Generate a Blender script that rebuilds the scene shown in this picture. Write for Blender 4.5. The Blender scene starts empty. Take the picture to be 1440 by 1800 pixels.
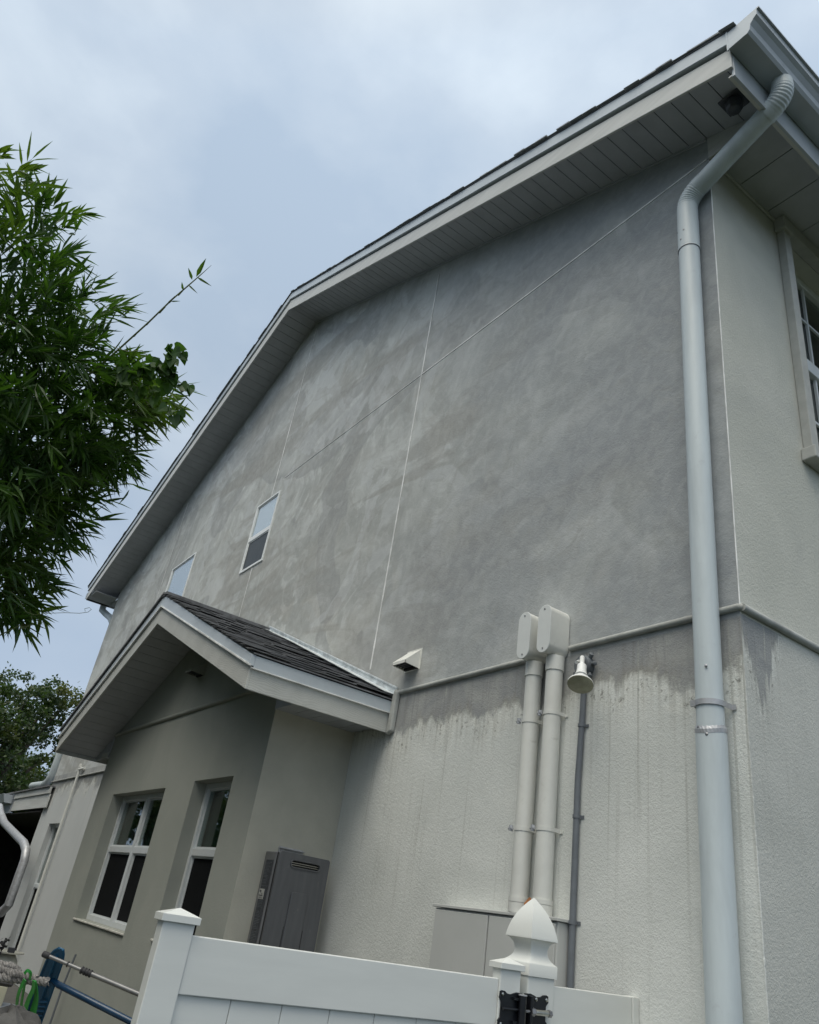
import bpy, bmesh, math, random
from mathutils import Vector, Matrix
PI = math.pi
rnd = random.Random(11)
S = bpy.context.scene
COL = S.collection
ZC = 1.62            # eye height; shapes below are written with z measured from the eye

# ------------------------------------------------------------------ camera
cam = bpy.data.cameras.new("camera")
camo = bpy.data.objects.new("camera", cam)
COL.objects.link(camo)
R0 = Vector((0.58497594, 0.79820204, 0.14379378))
R1 = Vector((-0.31517214, 0.38707825, -0.86650848))
R2 = Vector((-0.74730828, 0.46156682, 0.47800251))
m3 = Matrix((R0, -R1, -R2)).transposed()
camo.matrix_world = Matrix.Translation((2.1605, -3.4743, ZC)) @ m3.to_4x4()
cam.sensor_fit = 'VERTICAL'
cam.sensor_height = 36.0
cam.sensor_width = 36.0
cam.lens = 1337.34 / 1800 * 36
cam.clip_start = 0.05
cam.clip_end = 2000
S.camera = camo

# ------------------------------------------------------------------ light
SUN = Vector((0.22, -0.36, 0.90)).normalized()
W = bpy.data.worlds.new("World")
S.world = W
W.use_nodes = True
wt = W.node_tree
wt.nodes.clear()
def wn(t, **k):
    n = wt.nodes.new(t)
    for a, b in k.items(): setattr(n, a, b)
    return n
sky = wn('ShaderNodeTexSky', sky_type='NISHITA', sun_disc=False)
sky.sun_elevation = math.asin(SUN.z)
sky.sun_rotation = math.atan2(SUN.x, SUN.y)
sky.air_density = 1.0; sky.dust_density = 3.0
bg1 = wn('ShaderNodeBackground'); bg1.inputs[1].default_value = 0.07
wt.links.new(sky.outputs[0], bg1.inputs[0])
tc = wn('ShaderNodeTexCoord')
mp = wn('ShaderNodeMapping'); mp.inputs['Scale'].default_value = (1, 1, 1.7); mp.inputs['Location'].default_value = (3.4, 0.1, 2.0)
wt.links.new(tc.outputs['Generated'], mp.inputs[0])
nz = wn('ShaderNodeTexNoise'); nz.inputs['Scale'].default_value = 2.7; nz.inputs['Detail'].default_value = 9; nz.inputs['Roughness'].default_value = 0.50; nz.inputs['Distortion'].default_value = 0.12
wt.links.new(mp.outputs[0], nz.inputs['Vector'])
cr = wn('ShaderNodeValToRGB')
e = cr.color_ramp.elements
e[0].position = 0.36; e[0].color = (0.465, 0.575, 0.71, 1)
e[1].position = 0.68; e[1].color = (0.74, 0.84, 0.93, 1)
x = cr.color_ramp.elements.new(0.5); x.color = (0.56, 0.66, 0.775, 1)
wt.links.new(nz.outputs[0], cr.inputs[0])
# clouds are brighter overhead, dimmer and bluer towards the horizon
sp = wn('ShaderNodeSeparateXYZ'); wt.links.new(tc.outputs['Generated'], sp.inputs[0])
# clouds thin out and glow around the hidden sun
dt = wn('ShaderNodeVectorMath', operation='DOT_PRODUCT'); wt.links.new(tc.outputs['Generated'], dt.inputs[0]); dt.inputs[1].default_value = SUN
mr = wn('ShaderNodeMapRange'); mr.inputs[1].default_value = 0.66; mr.inputs[2].default_value = 1.0; mr.interpolation_type = 'SMOOTHSTEP'
mr.inputs[3].default_value = 1.06; mr.inputs[4].default_value = 2.9
wt.links.new(dt.outputs['Value'], mr.inputs[0])
# whiter, warmer cloud round the sun; bluer low down
gm = wn('ShaderNodeMapRange'); gm.inputs[1].default_value = 0.6; gm.inputs[2].default_value = 0.95; wt.links.new(dt.outputs['Value'], gm.inputs[0])
wm = wn('ShaderNodeMix', data_type='RGBA'); wt.links.new(gm.outputs[0], wm.inputs[0]); wt.links.new(cr.outputs[0], wm.inputs[6]); wm.inputs[7].default_value = (0.72, 0.70, 0.63, 1)
lm_ = wn('ShaderNodeMapRange'); lm_.inputs[1].default_value = 0.55; lm_.inputs[2].default_value = 0.05; lm_.inputs[4].default_value = 0.75; lm_.inputs[3].default_value = 0.0; wt.links.new(sp.outputs[2], lm_.inputs[0])
w2 = wn('ShaderNodeMix', data_type='RGBA'); wt.links.new(lm_.outputs[0], w2.inputs[0]); wt.links.new(wm.outputs[2], w2.inputs[6]); w2.inputs[7].default_value = (0.44, 0.56, 0.74, 1)
bg2 = wn('ShaderNodeBackground')
wt.links.new(w2.outputs[2], bg2.inputs[0]); zr_ = wn('ShaderNodeMapRange'); zr_.inputs[1].default_value = 0.55; zr_.inputs[2].default_value = 0.92; zr_.inputs[3].default_value = 0.97; zr_.inputs[4].default_value = 1.18
wt.links.new(sp.outputs[2], zr_.inputs[0])
ml_ = wn('ShaderNodeMath', operation='MULTIPLY'); wt.links.new(mr.outputs[0], ml_.inputs[0]); wt.links.new(zr_.outputs[0], ml_.inputs[1])
wt.links.new(ml_.outputs[0], bg2.inputs[1])
mx = wn('ShaderNodeMixShader'); mx.inputs[0].default_value = 0.86
wt.links.new(bg1.outputs[0], mx.inputs[1]); wt.links.new(bg2.outputs[0], mx.inputs[2])
wo = wn('ShaderNodeOutputWorld'); wt.links.new(mx.outputs[0], wo.inputs[0])

sl = bpy.data.lights.new("sun", 'SUN'); sl.energy = 1.4; sl.angle = math.radians(35); sl.color = (1.0, 0.95, 0.84)
so = bpy.data.objects.new("sun", sl); COL.objects.link(so)
so.rotation_euler = SUN.to_track_quat('Z', 'Y').to_euler()
so.location = (20, -30, 40)

S.view_settings.view_transform = 'Standard'
S.view_settings.look = 'None'
S.view_settings.exposure = 0.0
S.view_settings.gamma = 1.0
S.render.engine = 'CYCLES'

# ------------------------------------------------------------------ node helpers
class Mat:
    def __init__(s, name):
        s.m = bpy.data.materials.new(name); s.m.use_nodes = True
        s.t = s.m.node_tree; s.t.nodes.clear()
        s.out = s.new('ShaderNodeOutputMaterial')
        s.b = s.new('ShaderNodeBsdfPrincipled'); s.link(s.b.outputs[0], s.out.inputs[0])
        s.tc = s.new('ShaderNodeTexCoord'); s.P = s.tc.outputs['Object']
    def new(s, t, **k):
        n = s.t.nodes.new(t)
        for a, b in k.items(): setattr(n, a, b)
        return n
    def link(s, a, b): s.t.links.new(a, b)
    def put(s, inp, v):
        if hasattr(v, 'is_linked') or hasattr(v, 'links'): s.link(v, inp)
        elif isinstance(v, (tuple, list)) and len(v) == 3 and inp.type == 'RGBA': inp.default_value = (*v, 1)
        else: inp.default_value = v
    def mapv(s, scale=(1, 1, 1), rot=(0, 0, 0), loc=(0, 0, 0), vec=None):
        n = s.new('ShaderNodeMapping'); n.inputs['Scale'].default_value = scale
        n.inputs['Rotation'].default_value = rot; n.inputs['Location'].default_value = loc
        s.link(vec or s.P, n.inputs[0]); return n.outputs[0]
    def noise(s, scale, detail=3, rough=0.5, dist=0.0, vec=None):
        n = s.new('ShaderNodeTexNoise'); n.inputs['Scale'].default_value = scale
        n.inputs['Detail'].default_value = detail; n.inputs['Roughness'].default_value = rough
        n.inputs['Distortion'].default_value = dist
        s.link(vec or s.P, n.inputs['Vector']); return n.outputs[0]
    def ramp(s, v, a, b, lo=0.0, hi=1.0, smooth=True):
        n = s.new('ShaderNodeMapRange'); n.clamp = True
        if smooth: n.interpolation_type = 'SMOOTHSTEP'
        s.link(v, n.inputs[0]); n.inputs[1].default_value = a; n.inputs[2].default_value = b
        n.inputs[3].default_value = lo; n.inputs[4].default_value = hi; return n.outputs[0]
    def math(s, op, a, b=0.0, c=None):
        n = s.new('ShaderNodeMath', operation=op); s.put(n.inputs[0], a); s.put(n.inputs[1], b)
        if c is not None: s.put(n.inputs[2], c)
        return n.outputs[0]
    def mix(s, f, a, b, mode='MIX'):
        n = s.new('ShaderNodeMix', data_type='RGBA', blend_type=mode); s.put(n.inputs[0], f)
        s.put(n.inputs[6], a); s.put(n.inputs[7], b); return n.outputs[2]
    def color(s, v): s.put(s.b.inputs['Base Color'], v)
    def rough(s, v): s.put(s.b.inputs['Roughness'], v)
    def spec(s, v): s.b.inputs['Specular IOR Level'].default_value = v
    def bump(s, h, strength=0.4, dist=0.01, normal=None):
        n = s.new('ShaderNodeBump'); n.inputs['Strength'].default_value = strength
        n.inputs['Distance'].default_value = dist; s.link(h, n.inputs['Height'])
        if normal: s.link(normal, n.inputs['Normal'])
        s.link(n.outputs[0], s.b.inputs['Normal']); return n.outputs[0]
    def sep(s, v=None):
        n = s.new('ShaderNodeSeparateXYZ'); s.link(v or s.P, n.inputs[0]); return n.outputs

M = {}
def simple(name, col, rough=0.5, var=0.12, vs=3.0, bump=0.0, bs=60, metal=0.0, streak=None, spec=0.5, dirt=None):
    a = Mat(name)
    n = a.noise(vs, 5, 0.6, 0.3, vec=a.mapv(streak) if streak else None)
    c0 = tuple(c * (1 - var) for c in col); c1 = tuple(min(1, c * (1 + var)) for c in col)
    c = a.mix(a.ramp(n, 0.3, 0.7), c0, c1)
    if dirt:
        d = a.noise(9, 6, 0.7, 0.6)
        c = a.mix(a.ramp(d, 0.60, 0.72, 0, 0.55), c, dirt)
    a.color(c); a.rough(rough); a.spec(spec)
    a.b.inputs['Metallic'].default_value = metal
    if bump: a.bump(a.noise(bs, 4, 0.6), bump, 0.004)
    M[name] = a.m
    return a

# the big wall: bare grey render above the moulding, old cream paint below it
def wall_material(name, mode):
    a = Mat(name)
    X, Y, Z = a.sep()
    z = a.math('SUBTRACT', Z, ZC)
    # grey render, trowelled in overlapping swirls
    w = a.noise(0.45, 3, 0.5, 1.6)
    sw = a.noise(1.15, 7, 0.60, 2.6)
    st = a.noise(1.0, 6, 0.62, 1.2, vec=a.mapv((2.6, 1, 0.8), rot=(0, math.radians(32), 0)))
    fine = a.noise(9.0, 6, 0.65, 0.8)
    g = a.mix(a.ramp(w, 0.34, 0.66), (0.388, 0.401, 0.388), (0.524, 0.539, 0.521))
    g = a.mix(a.ramp(sw, 0.52, 0.64, 0, 0.62), g, (0.631, 0.650, 0.636))
    g = a.mix(a.ramp(sw, 0.47, 0.36, 0, 0.60), g, (0.357, 0.364, 0.349))
    g = a.mix(a.ramp(st, 0.55, 0.72, 0, 0.34), g, (0.699, 0.727, 0.703))
    br = a.noise(0.8, 5, 0.6, 1.9, vec=a.mapv((1, 1, 1), loc=(7.7, 2.0, 4.1)))
    g = a.mix(a.ramp(br, 0.54, 0.68, 0, 0.32), g, (0.418, 0.401, 0.352))
    # big overlapping coats: each is a shade off its neighbour and ends in a trowelled edge
    for (sc_, lo_, loc_, cc_, f_) in ((0.36, 0.515, (4.1, 0, 8.2), (0.325, 0.333, 0.333), 0.70), (0.55, 0.53, (9.3, 0, 1.2), (0.58, 0.60, 0.605), 0.48), (1.4, 0.56, (0.3, 0, 5.7), (0.345, 0.335, 0.315), 0.34), (2.1, 0.58, (6.6, 0, 2.2), (0.62, 0.635, 0.635), 0.22)):
        pn_ = a.noise(sc_, 4, 0.48, 1.3, vec=a.mapv((1, 1, 1.1), loc=loc_))
        one = a.ramp(pn_, lo_, lo_ + 0.018); fade = a.ramp(pn_, lo_ + 0.16, lo_ + 0.01)
        g = a.mix(a.math('MULTIPLY', a.math('MULTIPLY', one, fade), f_), g, cc_)
    bd_ = a.noise(1.0, 4, 0.55, 0.9, vec=a.mapv((0.30, 1, 1.5), rot=(0, math.radians(-14), 0), loc=(1.0, 0, 6.4)))
    g = a.mix(a.ramp(bd_, 0.53, 0.62, 0, 0.60), g, (0.335, 0.328, 0.305))
    # bluish-violet, darker render to the right
    vi = a.noise(0.6, 4, 0.5, 1.0, vec=a.mapv((1, 1, 1.2), loc=(1.7, 5.0, 9.1)))
    vi = a.math('MULTIPLY', a.ramp(vi, 0.36, 0.58, 0.30, 0.80), a.ramp(X, -5.0, -1.2))
    g = a.mix(vi, g, (0.305, 0.325, 0.345))
    # crisp edges where one trowelled patch overlaps the next
    ed = a.math('ABSOLUTE', a.math('SUBTRACT', a.noise(0.9, 3, 0.45, 2.2, vec=a.mapv((1, 1, 1), loc=(2.2, 0, 3.3))), 0.5))
    g = a.mix(a.ramp(ed, 0.0, 0.012, 0.22, 0), g, (0.334, 0.337, 0.318))
    g = a.mix(a.ramp(fine, 0.35, 0.70, 0.0, 0.16), g, (0.760, 0.780, 0.755))
    # painted stucco
    cn = a.noise(1.1, 5, 0.6, 0.6)
    c = a.mix(a.ramp(cn, 0.32, 0.68), (0.625, 0.645, 0.62), (0.725, 0.742, 0.715))
    sn = a.noise(1.0, 6, 0.72, 0.1, vec=a.mapv((24, 24, 0.7)))
    sm = a.ramp(a.noise(1.3, 3), 0.40, 0.58)
    c = a.mix(a.math('MULTIPLY', a.ramp(sn, 0.52, 0.74, 0, 0.45), sm), c, (0.38, 0.385, 0.355))
    sn2 = a.noise(1.0, 5, 0.7, 0.1, vec=a.mapv((34, 34, 0.9), loc=(3, 1, 0)))
    c = a.mix(a.ramp(sn2, 0.66, 0.76, 0, 0.30), c, (0.29, 0.295, 0.275))
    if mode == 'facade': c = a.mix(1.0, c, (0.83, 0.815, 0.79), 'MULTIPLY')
    if mode == 'gable':
        # left, beyond the bay: the paint is thin and greyish
        c = a.mix(a.ramp(X, -8.4, -9.4, 0, 0.75), c, (0.50, 0.515, 0.52))
    # ragged lower edge of the render washed down over the paint
    big = a.noise(1.5, 5, 0.6, 0.4, vec=a.mapv((1, 1, 0.25)))
    dr = a.noise(1.0, 6, 0.75, 0.3, vec=a.mapv((16, 16, 1.1)))
    if mode == 'gable':
        tatter = a.noise(5.5, 8, 0.75, 0.5, vec=a.mapv((1, 1, 0.8), rot=(0.4, 0.7, 0.3)))
        edge = a.math('ADD', a.math('MULTIPLY', a.math('SUBTRACT', big, 0.5), 0.75), a.math('MULTIPLY', a.math('SUBTRACT', dr, 0.5), 0.07))
        edge = a.math('ADD', edge, a.math('MULTIPLY', a.math('SUBTRACT', tatter, 0.5), 0.34))
        edge = a.math('ADD', edge, 1.415)
        lim = a.ramp(X, -9.0, -3.2, -0.02, 0)
        edge = a.math('ADD', edge, lim)
    elif mode == 'facade':
        edge = a.math('MULTIPLY_ADD', a.math('ABSOLUTE', a.math('SUBTRACT', Y, 0.14)), 2.1, 1.27)
        edge = a.math('ADD', edge, a.math('MULTIPLY', a.math('SUBTRACT', dr, 0.5), 0.75))
    if mode in ('gable', 'facade'):
        d = a.math('SUBTRACT', z, edge)
        mk = a.ramp(d, -0.030, 0.055)
        soft = a.math('MULTIPLY', a.ramp(d, -0.30, 0.0), a.ramp(sn, 0.42, 0.62, 0, 0.55))
        band = a.mix(a.ramp(a.noise(2.3, 5, 0.6, 0.8), 0.38, 0.64), (0.30, 0.31, 0.315), (0.385, 0.39, 0.38))
        band = a.mix(a.ramp(dr, 0.48, 0.66, 0, 0.55), band, (0.25, 0.25, 0.245))
        band = a.mix(a.math('MULTIPLY', a.ramp(d, 0.14, 0.0), a.ramp(big, 0.42, 0.6, 0, 0.75)), band, (0.30, 0.285, 0.245))
        band = a.mix(a.ramp(a.noise(1.0, 5, 0.7, 0.2, vec=a.mapv((22, 22, 1.6), loc=(5, 5, 0))), 0.62, 0.70, 0, 0.8), band, (0.50, 0.50, 0.455))
        c = a.mix(a.math('MULTIPLY', a.ramp(d, -0.22, -0.02), a.ramp(a.noise(5, 5, 0.65, 0.6), 0.42, 0.60, 0, 0.75)), c, (0.74, 0.745, 0.70))
        c = a.mix(soft, c, (0.40, 0.40, 0.365))
        c = a.mix(mk, c, band)
        # scraped, spattered lip just under the wash
        sc = a.noise(26, 5, 0.7, 0.6)
        lipm = a.math('MULTIPLY', a.ramp(a.math('ABSOLUTE', a.math('ADD', d, 0.05)), 0.0, 0.10, 1, 0), a.ramp(sc, 0.56, 0.62, 0, 0.75))
        c = a.mix(lipm, c, (0.22, 0.22, 0.20))
    if mode == 'gable':
        top = a.ramp(z, 1.700, 1.704)
        # dirt line where wall meets soffit on the right
        col = a.mix(top, c, g)
    elif mode == 'facade':
        top = a.ramp(z, 1.715, 1.719)
        c2 = a.mix(a.ramp(cn, 0.32, 0.68), (0.545, 0.55, 0.495), (0.62, 0.62, 0.56))
        c2 = a.mix(a.ramp(w, 0.45, 0.65, 0, 0.35), c2, (0.40, 0.41, 0.40))
        col = a.mix(top, c, c2)
    else:
        col = a.mix(a.ramp(cn, 0.32, 0.68), (0.345, 0.36, 0.325), (0.395, 0.405, 0.365))
    # thin runs that start at the moulding and fade on the way down
    if mode == 'gable':
        run = a.noise(1.0, 3, 0.5, 0.15, vec=a.mapv((30, 1, 0.28), loc=(2.7, 0, 8.0)))
        fall = a.math('MULTIPLY', a.ramp(z, -0.3, 1.4), a.math('SUBTRACT', 1.0, top))
        col = a.mix(a.math('MULTIPLY', a.ramp(run, 0.60, 0.70, 0, 0.60), fall), col, (0.40, 0.405, 0.375))
    # small chips
    ch = a.noise(7.5, 2, 0.5, 0.0, vec=a.mapv((1, 1, 0.8), loc=(1, 2, 3)))
    col = a.mix(a.ramp(ch, 0.815, 0.83, 0, 0.9), col, (0.10, 0.10, 0.10))
    a.color(col); a.rough(0.9); a.spec(0.2)
    rv_ = a.mapv((1, 1, 1), rot=(0.6, 0.9, 0.5))
    grain = a.noise(120, 4, 0.7, 0.2, vec=rv_)
    lump = a.noise(55, 3, 0.55, 0.25, vec=rv_)
    h = a.math('ADD', a.math('MULTIPLY', grain, 0.8), a.math('MULTIPLY', lump, 0.7))
    nb = a.new('ShaderNodeBump'); nb.inputs['Distance'].default_value = 0.012
    if mode == 'gable': a.link(a.math('ADD', a.math('MULTIPLY', top, -0.08), 0.40), nb.inputs['Strength'])
    else: nb.inputs['Strength'].default_value = 0.5 if mode == 'facade' else 0.22
    a.link(h, nb.inputs['Height'])
    n2 = a.new('ShaderNodeBump'); n2.inputs['Strength'].default_value = 0.12; n2.inputs['Distance'].default_value = 0.04
    a.link(a.noise(2.2, 4, 0.5, 0.6), n2.inputs['Height']); a.link(nb.outputs[0], n2.inputs['Normal'])
    a.link(n2.outputs[0], a.b.inputs['Normal'])
    M[name] = a.m
wall_material('gable_render', 'gable')
wall_material('facade_stucco', 'facade')
wall_material('bay_stucco', 'bay')

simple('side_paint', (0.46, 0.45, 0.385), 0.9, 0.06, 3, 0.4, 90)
simple('belt_paint', (0.40, 0.41, 0.39), 0.75, 0.18, 5, 0.5, 70)
simple('bead', (0.80, 0.81, 0.79), 0.6, 0.25, 4)
simple('fascia_paint', (0.56, 0.565, 0.545), 0.55, 0.07, 4, 0.15, 40, streak=(0.4, 1, 4), dirt=(0.45, 0.45, 0.42))
simple('trim_metal', (0.52, 0.57, 0.61), 0.38, 0.06, 3, streak=(0.5, 1, 3), dirt=(0.45, 0.48, 0.49))
simple('soffit_vinyl', (0.42, 0.435, 0.455), 0.5, 0.06, 5)
simple('gutter_metal', (0.42, 0.46, 0.50), 0.35, 0.07, 4, dirt=(0.33, 0.35, 0.36))
simple('shadow_gap', (0.03, 0.03, 0.035), 0.9)
simple('downspout_metal', (0.54, 0.60, 0.625), 0.42, 0.09, 2.2, 0.25, 9, streak=(3, 3, 0.5), dirt=(0.47, 0.51, 0.54))
simple('strap_metal', (0.42, 0.43, 0.45), 0.4, 0.15, 20, metal=0.3)
simple('screw', (0.30, 0.30, 0.31), 0.35, 0.2, 60, metal=0.8)
simple('galvanized', (0.60, 0.64, 0.66), 0.5, 0.22, 12, 0.15, 30, metal=0.1, dirt=(0.2, 0.2, 0.21))
simple('vinyl', (0.69, 0.705, 0.68), 0.36, 0.03, 2, streak=(1, 1, 5))
simple('conduit_paint', (0.68, 0.685, 0.65), 0.45, 0.05, 6, 0.05, 40, dirt=(0.46, 0.455, 0.41))
simple('conduit_cover', (0.68, 0.70, 0.69), 0.5, 0.03, 6)
simple('cabinet_paint', (0.52, 0.53, 0.515), 0.42, 0.03, 3, dirt=(0.47, 0.475, 0.455))
simple('grey_pvc', (0.15, 0.165, 0.185), 0.5, 0.1, 8)
simple('grey_box', (0.13, 0.145, 0.16), 0.6, 0.2, 18, dirt=(0.5, 0.5, 0.47))
simple('lamp_white', (0.78, 0.79, 0.78), 0.4, 0.04, 9)
simple('lamp_glass', (0.36, 0.35, 0.25), 0.22, 0.15, 14, 0.2, 30)
simple('heater_case', (0.115, 0.12, 0.13), 0.38, 0.10, 3, metal=0.35, streak=(6, 6, 0.7), dirt=(0.20, 0.20, 0.20))
simple('heater_side', (0.18, 0.185, 0.19), 0.5, 0.10, 5, metal=0.2)
simple('heater_dark', (0.018, 0.018, 0.02), 0.6)
simple('label_paper', (0.42, 0.42, 0.40), 0.7, 0.1, 20)
simple('label_dark', (0.05, 0.055, 0.065), 0.6, 0.3, 40)
simple('hood_paint', (0.76, 0.76, 0.71), 0.5, 0.06, 10)
simple('hinge_black', (0.008, 0.009, 0.012), 0.30, 0.2, 30)
simple('steel', (0.55, 0.54, 0.50), 0.25, 0.1, 40, metal=1.0)
simple('window_vinyl', (0.66, 0.69, 0.70), 0.4, 0.03, 8)
simple('white_frame', (0.84, 0.86, 0.85), 0.4, 0.02, 8)
simple('trim_stucco', (0.46, 0.465, 0.44), 0.8, 0.08, 8, 0.3, 80)
simple('sill_paint', (0.62, 0.61, 0.55), 0.8, 0.2, 9, 0.4, 60, dirt=(0.25, 0.24, 0.2))
simple('room_dark', (0.012, 0.013, 0.014), 0.9)
simple('curtain', (0.035, 0.060, 0.048), 0.9, 0.15, 5, streak=(8, 8, 0.3))
simple('curtain_green', (0.012, 0.035, 0.022), 0.9, 0.3, 4, streak=(6, 6, 0.5))
simple('blind', (0.80, 0.88, 0.90), 0.6, 0.02, 5)
simple('screen_mesh', (0.010, 0.011, 0.012), 0.9, 0.15, 4, spec=0.08)
simple('screen_grey', (0.045, 0.052, 0.055), 0.5, 0.25, 5, streak=(9, 9, 1))
simple('shingle', (0.150, 0.155, 0.165), 0.92, 0.30, 9, 0.5, 70)
simple('shingle_grey', (0.24, 0.255, 0.26), 0.9, 0.25, 14, 0.4, 90)
simple('bark', (0.10, 0.085, 0.065), 0.9, 0.3, 8, 0.7, 30)
simple('culm', (0.10, 0.13, 0.04), 0.5, 0.25, 5)
simple('rope', (0.20, 0.19, 0.18), 0.95, 0.35, 30, 1.0, 130)
simple('strap_green', (0.020, 0.24, 0.035), 0.5, 0.3, 12)
simple('rake_blue', (0.008, 0.075, 0.15), 0.38, 0.25, 10)
simple('handle_blue', (0.004, 0.035, 0.085), 0.25, 0.2, 8)
simple('pole_grey', (0.19, 0.19, 0.19), 0.4, 0.12, 14, metal=0.4)
simple('rubber', (0.03, 0.03, 0.033), 0.7)
simple('pot_cream', (0.36, 0.345, 0.28), 0.35, 0.08, 6)
simple('cloth', (0.075, 0.073, 0.07), 0.95, 0.35, 10, 1.0, 60)
simple('dry_leaf', (0.30, 0.12, 0.04), 0.8, 0.3, 30)
simple('timber_cream', (0.42, 0.40, 0.30), 0.8, 0.1, 10)
simple('fixture_dark', (0.05, 0.055, 0.065), 0.35, 0.1, 10)
simple('porch_dark', (0.035, 0.032, 0.03), 0.9, 0.3, 5)

# wavy wood grain pressed into the bay fascia boards
a = Mat('grain_board')
wv = a.new('ShaderNodeTexWave'); wv.wave_type = 'BANDS'; wv.bands_direction = 'Z'
wv.inputs['Scale'].default_value = 20; wv.inputs['Distortion'].default_value = 16; wv.inputs['Detail'].default_value = 2.5; wv.inputs['Detail Scale'].default_value = 0.5
a.link(a.mapv((0.45, 0.45, 1.0)), wv.inputs['Vector'])
a.color(a.mix(a.ramp(a.noise(4, 5, 0.6), 0.3, 0.7), (0.50, 0.505, 0.475), (0.57, 0.575, 0.545))); a.rough(0.6)
a.bump(wv.outputs[0], 0.22, 0.004)
M['grain_board'] = a.m
# window glass: a clear pane that mirrors more at a glancing view
a = Mat('glass')
a.t.nodes.remove(a.b)
tr = a.new('ShaderNodeBsdfTransparent'); tr.inputs[0].default_value = (0.72, 0.80, 0.78, 1)
gl = a.new('ShaderNodeBsdfGlossy'); gl.inputs['Roughness'].default_value = 0.02
fr = a.new('ShaderNodeLayerWeight'); fr.inputs[0].default_value = 0.5
fac = a.math('MULTIPLY_ADD', a.math('POWER', fr.outputs['Facing'], 4.0), 0.93, 0.07)
ms = a.new('ShaderNodeMixShader'); a.link(fac, ms.inputs[0]); a.link(tr.outputs[0], ms.inputs[1]); a.link(gl.outputs[0], ms.inputs[2])
a.link(ms.outputs[0], a.out.inputs[0]); M['glass'] = a.m
a = Mat('mirror_glass')
a.t.nodes.remove(a.b)
tr = a.new('ShaderNodeBsdfTransparent'); tr.inputs[0].default_value = (0.93, 0.96, 0.97, 1)
gl = a.new('ShaderNodeBsdfGlossy'); gl.inputs['Roughness'].default_value = 0.03
fr = a.new('ShaderNodeLayerWeight'); fr.inputs[0].default_value = 0.5
fac = a.math('MULTIPLY_ADD', a.math('POWER', fr.outputs['Facing'], 4.0), 0.78, 0.22)
ms = a.new('ShaderNodeMixShader'); a.link(fac, ms.inputs[0]); a.link(tr.outputs[0], ms.inputs[1]); a.link(gl.outputs[0], ms.inputs[2])
a.link(ms.outputs[0], a.out.inputs[0]); M['mirror_glass'] = a.m
# leaves
def leafmat(name, c0, c1, c2, trans=0.35, rough=0.45):
    a = Mat(name)
    n = a.noise(5.5, 2, 0.5); n2 = a.noise(1.1, 3, 0.5)
    c = a.mix(a.ramp(n, 0.38, 0.62), c0, c1)
    c = a.mix(a.ramp(n2, 0.50, 0.70, 0, 0.8), c, c2)
    a.color(c); a.rough(rough)
    tl = a.new('ShaderNodeBsdfTranslucent'); a.link(a.mix(1.0, c, (1.3, 1.5, 0.6), 'MULTIPLY'), tl.inputs[0])
    ms = a.new('ShaderNodeMixShader'); ms.inputs[0].default_value = trans
    a.link(a.b.outputs[0], ms.inputs[1]); a.link(tl.outputs[0], ms.inputs[2]); a.link(ms.outputs[0], a.out.inputs[0])
    M[name] = a.m
leafmat('bamboo_leaf', (0.034, 0.085, 0.016), (0.065, 0.135, 0.022), (0.13, 0.19, 0.032))
leafmat('vine_leaf', (0.035, 0.085, 0.018), (0.06, 0.13, 0.025), (0.08, 0.15, 0.03))
leafmat('tree_leaf', (0.032, 0.062, 0.024), (0.060, 0.095, 0.028), (0.115, 0.125, 0.030))
# ground
a = Mat('ground')
n = a.noise(0.6, 8, 0.65, 0.3); n2 = a.noise(30, 6, 0.7)
c = a.mix(a.ramp(n, 0.40, 0.6), (0.022, 0.034, 0.014), (0.042, 0.040, 0.026))
a.color(a.mix(a.ramp(n2, 0.3, 0.7, 0, 0.5), c, (0.035, 0.06, 0.02))); a.rough(0.95); a.bump(n2, 1.0, 0.05); M['ground'] = a.m
simple('paving', (0.075, 0.072, 0.066), 0.9, 0.2, 6, 0.6, 60)

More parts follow.
